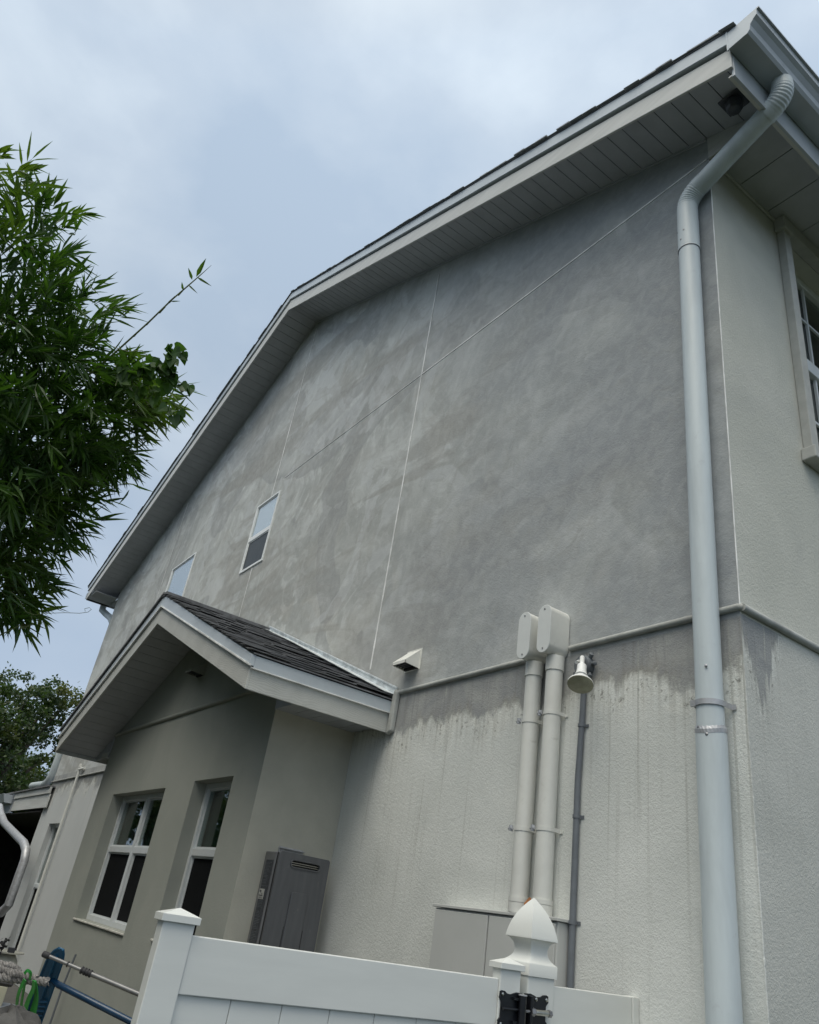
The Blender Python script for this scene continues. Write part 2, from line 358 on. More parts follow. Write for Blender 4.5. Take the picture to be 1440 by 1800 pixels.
# ------------------------------------------------------------------ mesh helpers
class MB:
    def __init__(s): s.v = []; s.f = []
    def add(s, vs, fs):
        o = len(s.v); s.v += [tuple(q) for q in vs]; s.f += [tuple(i + o for i in g) for g in fs]; return s
    def hexa(s, p):   # p: 4 bottom, 4 top (same winding)
        return s.add(p, [(0, 3, 2, 1), (4, 5, 6, 7), (0, 1, 5, 4), (1, 2, 6, 5), (2, 3, 7, 6), (3, 0, 4, 7)])
    def box(s, x0, x1, y0, y1, z0, z1):
        return s.hexa([(x0, y0, z0), (x1, y0, z0), (x1, y1, z0), (x0, y1, z0), (x0, y0, z1), (x1, y0, z1), (x1, y1, z1), (x0, y1, z1)])
    def slope(s, x0, z0a, z0b, x1, z1a, z1b, y0, y1):   # board following a slope in x: bottom z*a, top z*b
        return s.hexa([(x0, y0, z0a), (x1, y0, z1a), (x1, y1, z1a), (x0, y1, z0a), (x0, y0, z0b), (x1, y0, z1b), (x1, y1, z1b), (x0, y1, z0b)])
    def prism(s, pts, d):   # pts: ordered 3-D loop, d: extrusion vector
        n = len(pts); d = Vector(d)
        vs = [Vector(p) for p in pts] + [Vector(p) + d for p in pts]
        return s.add(vs, [tuple(range(n - 1, -1, -1)), tuple(range(n, 2 * n))] + [(i, (i + 1) % n, n + (i + 1) % n, n + i) for i in range(n)])
    def tube(s, path, r, n=16, caps=True, sq=1.0):
        P = [Vector(p) for p in path]; m = len(P)
        if not isinstance(r, (list, tuple)): r = [r] * m
        T = []
        for i in range(m):
            t = (P[min(i + 1, m - 1)] - P[max(i - 1, 0)]); T.append(t.normalized())
        u = T[0].orthogonal().normalized(); o = len(s.v); 
        vs = []
        for i in range(m):
            u = (u - T[i] * u.dot(T[i])).normalized(); w = T[i].cross(u)
            for k in range(n):
                a = 2 * PI * k / n; vs.append(P[i] + (u * math.cos(a) + w * math.sin(a) * sq) * r[i])
        fs = []
        for i in range(m - 1):
            for k in range(n):
                k2 = (k + 1) % n; fs.append((i * n + k, i * n + k2, (i + 1) * n + k2, (i + 1) * n + k))
        if caps: fs += [tuple(range(n - 1, -1, -1)), tuple(range((m - 1) * n, m * n))]
        return s.add(vs, fs)
    def lathe(s, prof, c, ax, n=24, seg=None):   # prof: (r, h) along axis ax from c
        ax = Vector(ax).normalized(); c = Vector(c)
        u = ax.orthogonal().normalized(); w = ax.cross(u); vs = []; fs = []
        for r, h in prof:
            for k in range(n):
                a = 2 * PI * k / n; vs.append(c + ax * h + (u * math.cos(a) + w * math.sin(a)) * r)
        for i in range(len(prof) - 1):
            for k in range(n): fs.append((i * n + k, i * n + (k + 1) % n, (i + 1) * n + (k + 1) % n, (i + 1) * n + k))
        fs += [tuple(range(n - 1, -1, -1)), tuple(range((len(prof) - 1) * n, len(prof) * n))]
        return s.add(vs, fs)
    def build(s, name, mat, parent=None, smooth=False, bevel=0.0, origin=None, seg=2):
        me = bpy.data.meshes.new(name)
        ob = bpy.data.objects.new(name, me); COL.objects.link(ob)
        if parent is not None:
            org = Vector(parent['_org']); ob.parent = parent
        else:
            org = Vector(origin) if origin else Vector((sum(v[0] for v in s.v) / len(s.v), sum(v[1] for v in s.v) / len(s.v), min(v[2] for v in s.v)))
            ob.location = org + Vector((0, 0, ZC))
        ob['_org'] = list(org)
        me.from_pydata([Vector(v) - org for v in s.v], [], s.f)
        bm = bmesh.new(); bm.from_mesh(me); bmesh.ops.recalc_face_normals(bm, faces=bm.faces); bm.to_mesh(me); bm.free()
        if smooth:
            for p in me.polygons: p.use_smooth = True
            if smooth is True: me.set_sharp_from_angle(angle=math.radians(38))
        me.materials.append(M[mat] if isinstance(mat, str) else mat)
        if bevel:
            b = ob.modifiers.new('bevel', 'BEVEL'); b.width = bevel; b.segments = seg; b.limit_method = 'ANGLE'; b.angle_limit = math.radians(40)
            b.harden_normals = False
        return ob
def each(mb, name, mat, parent=None, **k):
    """build every separate piece of mb as an object of its own"""
    par = list(range(len(mb.v)))
    def find(i):
        while par[i] != i: par[i] = par[par[i]]; i = par[i]
        return i
    for f in mb.f:
        for q in f[1:]: par[find(q)] = find(f[0])
    grp = {}
    for f in mb.f: grp.setdefault(find(f[0]), []).append(f)
    out = []
    for fs in grp.values():
        ids = sorted({i for f in fs for i in f}); mp_ = {i: n for n, i in enumerate(ids)}
        m = MB(); m.v = [mb.v[i] for i in ids]; m.f = [tuple(mp_[i] for i in f) for f in fs]
        out.append(m.build(name, mat, parent, **k))
    return out
def thing(name, label, cat, loc, group=None):
    o = bpy.data.objects.new(name, None); COL.objects.link(o); o.empty_display_size = 0.1
    o.location = Vector(loc) + Vector((0, 0, ZC)); o['_org'] = list(loc)
    return tag(o, label, cat, group)
def tag(o, label=None, cat=None, group=None, kind=None):
    if label: o['label'] = label
    if cat: o['category'] = cat
    if group: o['group'] = group
    if kind: o['kind'] = kind
    return o
def arc(c, a, b, t0, t1, n):   # points c + a cos t + b sin t
    return [Vector(c) + Vector(a) * math.cos(t0 + (t1 - t0) * i / n) + Vector(b) * math.sin(t0 + (t1 - t0) * i / n) for i in range(n + 1)]

G = -ZC   # ground level

# ------------------------------------------------------------------ ground
g = MB(); N = 24
for i in range(N):
    pass
g.add([(-600, -600, G), (600, -600, G), (600, 600, G), (-600, 600, G)], [(0, 1, 2, 3)])
tag(g.build('ground', 'ground', origin=(0, 0, G)), kind='structure')
p = MB().add([(-16, -3.0, G + 0.004), (-0.9, -3.0, G + 0.004), (-0.9, -0.02, G + 0.004), (-16, -0.02, G + 0.004)], [(0, 1, 2, 3)])
tag(p.build('path', 'paving', origin=(-8, -1.5, G)), kind='structure')

# ------------------------------------------------------------------ the house
H = thing('house', 'large two-storey house with an unpainted grey rendered gable wall and a small gabled bay', 'house', (0, 0, -ZC))
RX = -7.44                       # ridge
XL = -15.36                      # far corner of the gable wall
SR, SL = 0.413, 0.372            # slopes right and left
def zw(x, top=8.77): return top - (SR * (x - RX) if x > RX else SL * (RX - x))   # wall / soffit line
def zf(x, top=8.69): return top - (0.4160 * (x - RX) if x > RX else 0.3600 * (RX - x))   # fascia bottom
def plane_wall(name, mat, loop, holes, normal, depth, parent):
    """flat wall from a loop, with rectangular holes, given thickness inwards"""
    bm = bmesh.new(); vs = [bm.verts.new(Vector(v) - Vector(parent['_org'])) for v in loop]; bm.faces.new(vs)
    ax = 0 if abs(normal[1]) > 0.5 else 1
    org = Vector(parent['_org'])
    for (a0, a1, z0, z1) in holes:
        for d, val in ((ax, a0), (ax, a1), (2, z0), (2, z1)):
            co = Vector((0, 0, 0)); co[d] = val - org[d]; no = Vector((0, 0, 0)); no[d] = 1
            bmesh.ops.bisect_plane(bm, geom=bm.verts[:] + bm.edges[:] + bm.faces[:], plane_co=co, plane_no=no, dist=1e-5)
    dl = []
    for f in bm.faces:
        c = f.calc_center_median() + org
        for (a0, a1, z0, z1) in holes:
            if a0 < c[ax] < a1 and z0 < c[2] < z1: dl.append(f); break
    bmesh.ops.delete(bm, geom=dl, context='FACES')
    r = bmesh.ops.extrude_face_region(bm, geom=bm.faces[:], use_keep_orig=True)
    for v in [q for q in r['geom'] if isinstance(q, bmesh.types.BMVert)]: v.co -= Vector(normal) * depth
    bmesh.ops.recalc_face_normals(bm, faces=bm.faces)
    me = bpy.data.meshes.new(name); bm.to_mesh(me); bm.free()
    me.materials.append(M[mat]); ob = bpy.data.objects.new(name, me); COL.objects.link(ob); ob.parent = parent; ob['_org'] = list(org)
    return ob
W1 = (-7.80, -7.042, 4.127, 5.258)
W2 = (-11.46, -10.28, 3.70, 5.258)
WL = (-14.37, -13.50, -1.45, 0.79)
gw = plane_wall('gable_wall', 'gable_render', [(XL, 0, G), (0, 0, G), (0, 0, zw(0)), (RX, 0, zw(RX)), (XL, 0, zw(XL))], [W1, W2, WL], (0, -1, 0), 0.22, H)
FW = (0.965, 2.45, 3.30, 5.33)
plane_wall('facade_wall', 'facade_stucco', [(0, 0.22, G), (0, 9.0, G), (0, 9.0, 5.62), (0, 0.22, 5.62)], [FW], (1, 0, 0), 0.22, H)
gw.data.materials.append(M['facade_stucco'])
for p_ in gw.data.polygons:
    if p_.normal.x > 0.9 and p_.center.x > -0.01: p_.material_index = 1
# other sides, so that the house stands closed
each(MB().box(XL, XL + 0.2, 0.22, 9, G, 5.8).box(XL + 0.2, -0.22, 8.8, 9, G, 5.5), 'rear_wall', 'facade_stucco', H)

# corner bead and control joints
b = MB()
b.tube([(0.001, -0.001, 1.76), (0.001, -0.001, 5.43)], 0.0038, 6)
for x, z0, z1, w in ((-3.685, 2.02, 7.04, 0.0085), (-7.36, 5.262, 8.58, 0.008), (-7.365, 3.0, 4.12, 0.006), (-11.95, 4.5, 6.9, 0.005)):
    q = z0
    b.box(x - w, x + w, -0.006, -0.001, z0, z1)
for x0, x1, w in ((-3.67, -0.02, 0.007), (-7.02, -3.70, 0.0035)):
    b.box(x0, x1, -0.005, -0.001, 5.470 - w, 5.470 + w)
each(b, 'control_joint', 'bead', H)
ce = MB(); L_ = []
for k in range(220):
    L_.append((rnd.uniform(-.003, -.001), rnd.uniform(.001, .003), G + 0.02 + k * (1.45 - G) / 220))
ce.tube(L_, [rnd.uniform(0.0035, 0.0055) for _ in L_], 7)
ce.build('corner_ridge', 'gable_render', H, smooth=True)

# belt moulding
b = MB()
b.tube([(-3.17, -0.012, 1.724), (-1.60, -0.012, 1.738)], 0.019, 10)
b.tube([(-1.21, -0.012, 1.745), (0.0, -0.012, 1.750), (0.012, 0.0, 1.750)], 0.019, 10)
b.tube([(0.012, 0.0, 1.750), (0.012, 9, 1.75)], 0.022, 10)
b.build('belt_moulding', 'belt_paint', H, smooth=True)
b = MB(); b.box(XL - 0.02, -8.56, -0.035, -0.001, 1.578, 1.60)
b.box(-14.62, -8.56, -0.035, -0.001, 0.9, 1.555) if False else None
b.build('belt_ledge', 'belt_paint', H, bevel=0.008)

# windows
def sash_window(name, x0, x1, z0, z1, ydep, fw=0.045, rail=None, mull=None, upper='blind', lower='screen', parent=H, proud=0.0, vin='window_vinyl'):
    f = MB(); ys, ye = ydep - 0.03 - proud, ydep + 0.05
    f.box(x0, x0 + fw, ys, ye, z0, z1).box(x1 - fw, x1, ys, ye, z0, z1)
    f.box(x0 + fw, x1 - fw, ys + 0.002, ye, z0, z0 + fw * 1.1).box(x0 + fw, x1 - fw, ys + 0.002, ye, z1 - fw, z1)
    cols = [(x0 + fw, x1 - fw)]
    if mull: f.box(mull - 0.04, mull + 0.04, ys + 0.001, ye, z0 + fw, z1 - fw); cols = [(x0 + fw, mull - 0.04), (mull + 0.04, x1 - fw)]
    if rail:
        for c0, c1 in cols: f.box(c0, c1, ys + 0.006, ye, rail - 0.032, rail + 0.032)
    fo = f.build(name, vin, parent, bevel=0.004)
    for c0, c1 in cols:
        zs = [(rail + 0.032, z1 - fw, upper), (z0 + fw * 1.1, rail - 0.032, lower)] if rail else [(z0 + fw * 1.1, z1 - fw, upper)]
        for a0, a1, kind in zs:
            s2 = MB(); i = 0.016; yy = ydep + 0.004 if kind != 'screen' else ydep + 0.008
            s2.box(c0, c0 + i, yy - 0.008, yy + 0.03, a0, a1).box(c1 - i, c1, yy - 0.008, yy + 0.03, a0, a1)
            s2.box(c0 + i, c1 - i, yy - 0.007, yy + 0.03, a0, a0 + i).box(c0 + i, c1 - i, yy - 0.007, yy + 0.03, a1 - i, a1)
            s2.build('sash', vin, fo)
            if kind == 'screen': MB().box(c0 + i, c1 - i, yy, yy + 0.003, a0 + i, a1 - i).build('screen', 'screen_mesh', fo)
            elif kind == 'screen_grey': MB().box(c0 + i, c1 - i, yy, yy + 0.003, a0 + i, a1 - i).build('screen', 'screen_grey', fo)
            else:
                MB().box(c0 + i, c1 - i, yy, yy + 0.004, a0 + i, a1 - i).build('pane', 'mirror_glass' if kind == 'blind' else 'glass', fo)
                if kind == 'blind':
                    bl = MB().box(c0, c1, yy + 0.012, yy + 0.016, a0, a1); q = a0 + i
                    while q < a1 - i: bl.box(c0, c1, yy + 0.0105, yy + 0.0118, q, q + 0.012); q += 0.05
                    bl.build('blind', 'blind', fo)
                elif kind == 'curtain':
                    cu = MB(); n = 26; ww = (c1 - c0)
                    for k in range(n):
                        u0, u1 = c0 + ww * 0.46 * k / n, c0 + ww * 0.46 * (k + 1) / n
                        y0, y1 = yy + 0.07 + 0.018 * math.sin(k * 1.25), yy + 0.07 + 0.018 * math.sin((k + 1) * 1.25)
                        cu.hexa([(u0, y0, a0 - .02), (u1, y1, a0 - .02), (u1, y1 + .003, a0 - .02), (u0, y0 + .003, a0 - .02), (u0, y0, a1), (u1, y1, a1), (u1, y1 + .003, a1), (u0, y0 + .003, a1)])
                    cu.build('curtain', 'curtain', fo)
                    MB().box(c0, c1, yy + 0.11, yy + 0.115, a0 - 0.02, a1).build('drape', 'curtain_green', fo)
    # dark room behind
    r = MB(); d = 0.45
    r.add([(x0 - .05, ye, z0 - .05), (x1 + .05, ye, z0 - .05), (x1 + .05, ye + d, z0 - .05), (x0 - .05, ye + d, z0 - .05),
           (x0 - .05, ye, z1 + .05), (x1 + .05, ye, z1 + .05), (x1 + .05, ye + d, z1 + .05), (x0 - .05, ye + d, z1 + .05)],
          [(0, 3, 2, 1), (4, 5, 6, 7), (1, 2, 6, 5), (2, 3, 7, 6), (3, 0, 4, 7)])
    r.build('room_recess', 'room_dark', fo)
    return fo
sash_window('window', *W1, 0.0, fw=0.030, rail=4.665, upper='blind', lower='screen_grey', proud=-0.012, vin='white_frame')
sash_window('window', *W2, 0.0, fw=0.030, upper='blind', proud=-0.012, vin='white_frame')
sash_window('window', *WL, 0.12, fw=0.04, rail=-0.25, upper='curtain', lower='screen')

# facade window with its projecting surround
f = MB()
f.box(0.001, 0.066, 0.875, 0.963, 3.20, 5.33).box(0.001, 0.066, 2.452, 2.55, 3.20, 5.33)
f.box(0.001, 0.09, 0.85, 2.60, 5.33, 5.468)
fw_ = f.build('window', 'trim_stucco', H, bevel=0.006)
MB().box(0.001, 0.10, 0.835, 2.60, 3.105, 3.20).build('sill', 'trim_stucco', fw_, bevel=0.008)
f = MB(); xg = -0.15
f.box(xg - 0.03, xg + 0.03, 0.967, 1.005, 3.302, 5.328).box(xg - 0.03, xg + 0.03, 2.36, 2.448, 3.302, 5.328)
f.box(xg - 0.03, xg + 0.028, 1.005, 2.36, 5.25, 5.327).box(xg - 0.03, xg + 0.028, 1.005, 2.36, 3.303, 3.39)
f.box(xg - 0.028, xg + 0.035, 1.005, 2.36, 4.265, 4.385)
f.build('window_frame', 'window_vinyl', fw_, bevel=0.004)
f = MB()
for yy in (1.49, 1.92):
    f.box(xg - 0.008, xg + 0.012, yy - 0.011, yy + 0.011, 4.386, 5.249).box(xg - 0.008, xg + 0.012, yy - 0.011, yy + 0.011, 3.391, 4.264)
for zz in (4.86, 3.80):
    for y0, y1 in ((1.006, 1.478), (1.502, 1.908), (1.932, 2.359)): f.box(xg - 0.007, xg + 0.010, y0, y1, zz - 0.011, zz + 0.011)
f.build('muntins', 'window_vinyl', fw_)
MB().box(xg - 0.014, xg - 0.010, 0.99, 2.38, 3.37, 5.27).build('pane', 'glass', fw_)
r = MB().add([(-0.2, 0.9, 3.2), (-0.2, 2.6, 3.2), (-0.9, 2.6, 3.2), (-0.9, 0.9, 3.2), (-0.2, 0.9, 5.4), (-0.2, 2.6, 5.4), (-0.9, 2.6, 5.4), (-0.9, 0.9, 5.4)],
             [(0, 3, 2, 1), (4, 5, 6, 7), (1, 2, 6, 5), (2, 3, 7, 6), (3, 0, 4, 7)])
r.build('room_recess', 'room_dark', fw_)

# ---- main roof
YF = -0.515           # rake fascia face
xe_r, xe_l = 0.545, -16.05
def rake(xa, xb, za, zb_, y0, y1, lo, hi):
    return MB().slope(xa, za + lo, za + hi, xb, zb_ + lo, zb_ + hi, y0, y1)
fr_ = MB()
fr_.slope(RX, zf(RX), zf(RX) + 0.212, xe_r, zf(xe_r), zf(xe_r) + 0.205, YF - 0.02, YF)
fr_.slope(xe_l, zf(xe_l), zf(xe_l) + 0.205, RX, zf(RX), zf(RX) + 0.212, YF - 0.02, YF)
fr_.build('rake_fascia', 'fascia_paint', H, bevel=0.003)
tr_ = MB()
tr_.slope(RX, zf(RX) + 0.236, zf(RX) + 0.372, 0.60, zf(0.60) + 0.236, zf(0.60) + 0.372, YF - 0.045, YF - 0.0)
tr_.slope(-16.10, zf(-16.10) + 0.236, zf(-16.10) + 0.372, RX, zf(RX) + 0.236, zf(RX) + 0.372, YF - 0.045, YF - 0.0)
tr_.build('rake_trim', 'trim_metal', H, bevel=0.003)
gf = MB().slope(RX, zf(RX) + 0.2, zf(RX) + 0.24, 0.54, zf(0.54) + 0.2, zf(0.54) + 0.24, YF + 0.001, YF + 0.02)
gf.slope(-16.04, zf(-16.04) + 0.2, zf(-16.04) + 0.24, RX, zf(RX) + 0.2, zf(RX) + 0.24, YF + 0.001, YF + 0.02)
gf.build('rake_gap', 'shadow_gap', H)
# a thin bright lip along the foot of the trim
# roof deck and shingles
rf = MB()
def zr(x): return zf(x) + 0.376
for x0, x1 in ((RX, 0.62), (-16.2, RX)):
    rf.slope(x0, zr(x0), zr(x0) + 0.014, x1, zr(x1), zr(x1) + 0.014, YF - 0.05, 9.4)
rf.build('main_roof', 'shingle', H)
sh = MB()
x = RX
while x < 0.60:
    L = rnd.uniform(0.12, 0.16) * rnd.choice([1, 1, 2]); x1 = min(x + L, 0.62); t = rnd.choice([0.002, 0.003, 0.004, 0.005, 0.016]); o = rnd.uniform(0.0, 0.018)
    sh.slope(x, zr(x) + 0.015, zr(x) + 0.017 + t * 0.6, x1, zr(x1) + 0.015, zr(x1) + 0.017 + t, YF - 0.062 - o, YF + 0.5); x = x1 + 0.002
x = RX
while x > -16.1:
    L = rnd.uniform(0.12, 0.16) * rnd.choice([1, 2, 2]); x1 = max(x - L, -16.2); t = rnd.choice([0.002, 0.003, 0.005, 0.012]); o = rnd.uniform(0.0, 0.018)
    sh.slope(x1, zr(x1) + 0.015, zr(x1) + 0.017 + t, x, zr(x) + 0.015, zr(x) + 0.017 + t * 0.6, YF - 0.062 - o, YF + 0.5); x = x1 - 0.002
sh.build('shingle_edge', 'shingle_grey', H)
# soffit panels under the rake
so_ = MB(); bk = MB()
def zs(x, y): # from wall line down slightly to the fascia
    return zw(x) - 0.0 * y
def soff(x0, x1):
    for (yA, yB) in ((YF + 0.001, -0.004),):
        so_.slope(x0, zs(x0, 0), zs(x0, 0) + 0.008, x1, zs(x1, 0), zs(x1, 0) + 0.008, yA, yB)
px = 0.155
x = RX + 0.003
while x < 0.52:
    x1 = min(x + px - 0.007, 0.535); soff(x, x1); x += px
x = RX - 0.003
while x > -15.9:
    x1 = max(x - px + 0.007, -16.03); soff(x1, x); x -= px
so_.build('rake_soffit', 'soffit_vinyl', H)
bk = MB().slope(RX, zw(RX) + 0.010, zw(RX) + 0.013, 0.535, zw(0.535) + 0.010, zw(0.535) + 0.013, YF + 0.001, -0.004)
bk.slope(-16.03, zw(-16.03) + 0.010, zw(-16.03) + 0.013, RX, zw(RX) + 0.010, zw(RX) + 0.013, YF + 0.001, -0.004)
# wall channel: thin darker strip where soffit meets wall
bk.build('soffit_backing', 'shadow_gap', H)
ch = MB().slope(RX, zw(RX) - 0.022, zw(RX) - 0.001, -0.01, zw(-0.01) - 0.022, zw(-0.01) - 0.001, -0.016, -0.001)
ch.slope(XL, zw(XL) - 0.022, zw(XL) - 0.001, RX, zw(RX) - 0.022, zw(RX) - 0.001, -0.016, -0.001)
ch.build('soffit_channel', 'soffit_vinyl', H)
# eave on the facade side: box end, flat soffit, fascia, gutter
ZE = 5.47
e1 = MB().prism([(0.003, -0.012, ZE - 0.02), (0.535, -0.012, ZE - 0.02), (0.535, -0.012, ZE + 0.01), (0.003, -0.012, zw(0) - 0.004)], (0, 0.012, 0))
e1.build('eave_return', 'fascia_paint', H)
e2 = MB(); y = 0.003
for k in range(24):
    y1 = y + 0.372; e2.box(0.004, 0.526, y, y1 - 0.007, ZE, ZE + 0.008); y = y1
e2.build('eave_soffit', 'soffit_vinyl', H)
MB().box(0.004, 0.526, 0.001, 8.9, ZE + 0.011, ZE + 0.014).build('eave_backing', 'shadow_gap', H)
MB().box(0.004, 0.02, 0.003, 8.9, ZE - 0.022, ZE - 0.001).box(0.502, 0.526, YF + 0.004, 8.9, ZE - 0.16, ZE - 0.145).build('eave_channel', 'fascia_paint', H)
MB().box(0.528, 0.548, YF + 0.003, 9.0, ZE - 0.175, ZE + 0.12).build('eave_fascia', 'gutter_metal', H, bevel=0.003)
# K-style gutter, open at the top, closed at the end
gp = [(0.552, 5.72), (0.552, 5.530), (0.690, 5.530), (0.708, 5.552), (0.716, 5.60), (0.742, 5.635), (0.766, 5.655), (0.770, 5.72)]
gi = [(0.764, 5.717), (0.760, 5.660), (0.736, 5.64), (0.710, 5.604), (0.702, 5.556), (0.686, 5.536), (0.558, 5.536), (0.558, 5.72)]
y0, y1 = YF - 0.045, 9.2
n = len(gp) + len(gi); vs = [(x, y0, z) for x, z in gp + gi] + [(x, y1, z) for x, z in gp + gi]
gu = MB().add(vs, [(i, (i + 1) % n, n + (i + 1) % n, n + i) for i in range(n)])
gu.box(0.762, 0.785, y0, y1, 5.716, 5.730)
gu_o = gu.build('gutter', 'gutter_metal', H)
MB().prism([(x, y0 - 0.004, z) for x, z in gp], (0, 0.004, 0)).build('end_cap', 'trim_metal', gu_o)
MB().prism([(0.54, y0 - 0.006, 5.52), (0.552, y0 - 0.006, 5.52), (0.552, y0 - 0.006, 5.735), (0.54, y0 - 0.006, 5.735)], (0, 0.008, 0)).build('seam_strip', 'trim_metal', gu_o)
# left eave, small gutter end seen from below
MB().box(-16.03, XL - 0.0, YF + 0.01, -0.001, 5.64, 5.65).box(-16.03, XL - 0.003, 0, 9, 5.62, 5.63).build('rear_eave_soffit', 'soffit_vinyl', H)
MB().box(-16.07, -16.05, YF - 0.01, 9, 5.59, 5.80).build('rear_fascia', 'fascia_paint', H)
MB().prism([(-16.08, YF - 0.03, 5.62), (-16.17, YF - 0.03, 5.64), (-16.20, YF - 0.03, 5.76), (-16.08, YF - 0.03, 5.78)], (0, 9.6, 0)).build('rear_gutter', 'gutter_metal', H)
rd = MB().tube([(-16.13, -0.10, 5.63), (-16.12, -0.10, 5.5), (-16.0, 0.0, 5.40), (-15.62, 0.04, 5.24), (-15.47, 0.10, 5.08), (-15.45, 0.15, 4.85), (-15.45, 0.15, 3.1), (-15.43, -0.03, 2.5), (-15.42, -0.05, 1.72), (-15.50, -0.06, 1.60), (-15.75, -0.07, 1.545), (-16.75, -0.1, 1.555)], 0.075, 12)
rd.build('rear_downspout', 'downspout_metal', H, smooth=True)

# ---- downspout at the corner
ds = MB()
yc, xc, rr = -0.088, -0.148, 0.072
c1 = Vector((xc, yc, 4.83))
path = [Vector((xc, yc, G + 0.15)), Vector((xc, yc, 1.02)), Vector((xc, yc, 1.074))]; rad = [rr + 0.002, rr + 0.003, rr + 0.003]
low = MB().tube(path, rad, 28)
dsp = MB(); P = [Vector((xc, yc, 1.060)), Vector((xc, yc, 4.45)), Vector((xc, yc, 4.52))]; Rr = [rr - 0.004, rr - 0.001, rr - 0.001]
dsp.tube(P, Rr, 28)
# elbow one: vertical turns towards +X
dirn = Vector((1, 0, 0.41)).normalized()
ang = math.atan2(dirn.x, dirn.z)        # angle from vertical
Rb = 0.17
cz1 = 5.055 - Rb * math.tan(ang / 2)
cc = Vector((xc + Rb, yc, cz1))
el = []; er = []
el += [Vector((xc, yc, 4.50)), Vector((xc, yc, cz1 - 0.01))]; er += [rr + 0.003, rr + 0.002]
NN = 46
for i in range(NN + 1):
    t = ang * i / NN
    el.append(cc + Vector((-Rb * math.cos(t), 0, Rb * math.sin(t)))); er.append(rr + 0.001 + 0.0022 * math.sin(i * 2 * PI / 5.1) * min(1, 4 * min(i, NN - i) / NN))
endp = el[-1]
el.append(endp + dirn * 0.05); er.append(rr)
elb1 = MB().tube(el, er, 28)
s0 = endp + dirn * 0.035
top = Vector((0.645, yc, 5.535))
# elbow two ends pointing up into the outlet
Rb2 = 0.15
# centre such that the arc ends vertical under the outlet
cc2 = Vector((top.x - Rb2, yc, 0)); 
st = Vector((Rb2 * math.sin(PI / 2 - ang) * 0, 0, 0))
# arc start point: tangent dirn ; radial vector (pointing from centre) perpendicular
rv = Vector((dirn.z, 0, -dirn.x))       # below/right side of the diagonal
startoff = rv * Rb2
# line through s0 with direction dirn must pass centre+startoff
tt = (cc2.x + startoff.x - s0.x) / dirn.x
cz = s0.z + dirn.z * tt - startoff.z
cc2.z = cz
p2s = cc2 + startoff
strt = MB().tube([s0, p2s + dirn * 0.02], [rr - 0.002, rr - 0.002], 28)
a0 = math.atan2(rv.z, rv.x)
e2p = [p2s - dirn * 0.05, p2s - dirn * 0.002]; e2r = [rr + 0.003, rr + 0.002]; print('E2', cc2, p2s)
for i in range(NN + 1):
    t = a0 + (0 - a0) * i / NN
    e2p.append(cc2 + Vector((Rb2 * math.cos(t), 0, Rb2 * math.sin(t)))); e2r.append(rr + 0.001 + 0.0025 * math.sin(i * 2 * PI / 5.1) * min(1, 4 * min(i, NN - i) / NN))
e2p.append(Vector((top.x, yc, max(5.532, e2p[-1].z + 0.01)))); e2r.append(rr)
elb2 = MB().tube(e2p, e2r, 28)
D = dsp.build('downspout', 'downspout_metal', H, smooth=True)
low.build('lower_pipe', 'downspout_metal', D, smooth=True)
elb1.build('elbow', 'downspout_metal', D, smooth=True)
strt.build('diagonal_pipe', 'downspout_metal', D, smooth=True)
elb2.build('elbow', 'downspout_metal', D, smooth=True)
# crimped joint with a dent, straps and screws
cj = MB()
vs = []; fs = []; n = 56
for ring in range(3):
    for k in range(n):
        a_ = 2 * PI * k / n; r_ = rr + (0.001, 0.0045, 0.004)[ring] + (0.0012 if (k % 2 and ring == 1) else 0)
        zz = (1.100, 1.086, 1.066)[ring] + (0.008 * math.sin(a_ * 2 + 1) + (0.004 if k % 3 == 0 and ring == 0 else 0))
        vs.append((xc + r_ * math.cos(a_), yc + r_ * math.sin(a_), zz))
for ring in range(2):
    for k in range(n): fs.append((ring * n + k, ring * n + (k + 1) % n, (ring + 1) * n + (k + 1) % n, (ring + 1) * n + k))
cj.add(vs, fs); cj.build('crimped_joint', 'strap_metal', D)
def band(z, h, r, y_end, tilt=0.0, mat='strap_metal', name='strap', parent=None, x_c=None, y_c=None, th=0.003, wing=0.03):
    s = MB(); n = 24; xc_, yc_ = x_c, y_c
    pts = [(xc_ - r, y_end)] + [(xc_ - r * math.cos(t), yc_ - r * math.sin(t)) for t in [PI * i / n for i in range(n + 1)]] + [(xc_ + r, y_end)]
    for i in range(len(pts) - 1):
        (xa, ya), (xb, yb) = pts[i], pts[i + 1]
        sc = (r + th) / r
        o = lambda x_, y_: (xc_ + (x_ - xc_) * sc, yc_ + (y_ - yc_) * sc) if y_ <= yc_ else (xc_ + (x_ - xc_) * sc, y_)
        (xa2, ya2), (xb2, yb2) = o(xa, ya), o(xb, yb)
        za = z + tilt * (xa - xc_); zb = z + tilt * (xb - xc_)
        s.hexa([(xa, ya, za), (xb, yb, zb), (xb2, yb2, zb), (xa2, ya2, za), (xa, ya, za + h), (xb, yb, zb + h), (xb2, yb2, zb + h), (xa2, ya2, za + h)])
    s.box(xc_ + r, xc_ + r + wing, y_end - th, y_end, z, z + h)
    return s.build(name, mat, parent)
band(1.205, 0.028, rr + 0.0008, -0.006, 0.0, parent=D, x_c=xc, y_c=yc, wing=0.022)
MB().box(xc - rr * 0.98, xc - rr * 0.55, yc - rr * 0.78 - 0.006, yc - rr * 0.70, 1.203, 1.235).build('strap_buckle', 'strap_metal', D)
sc_ = MB()
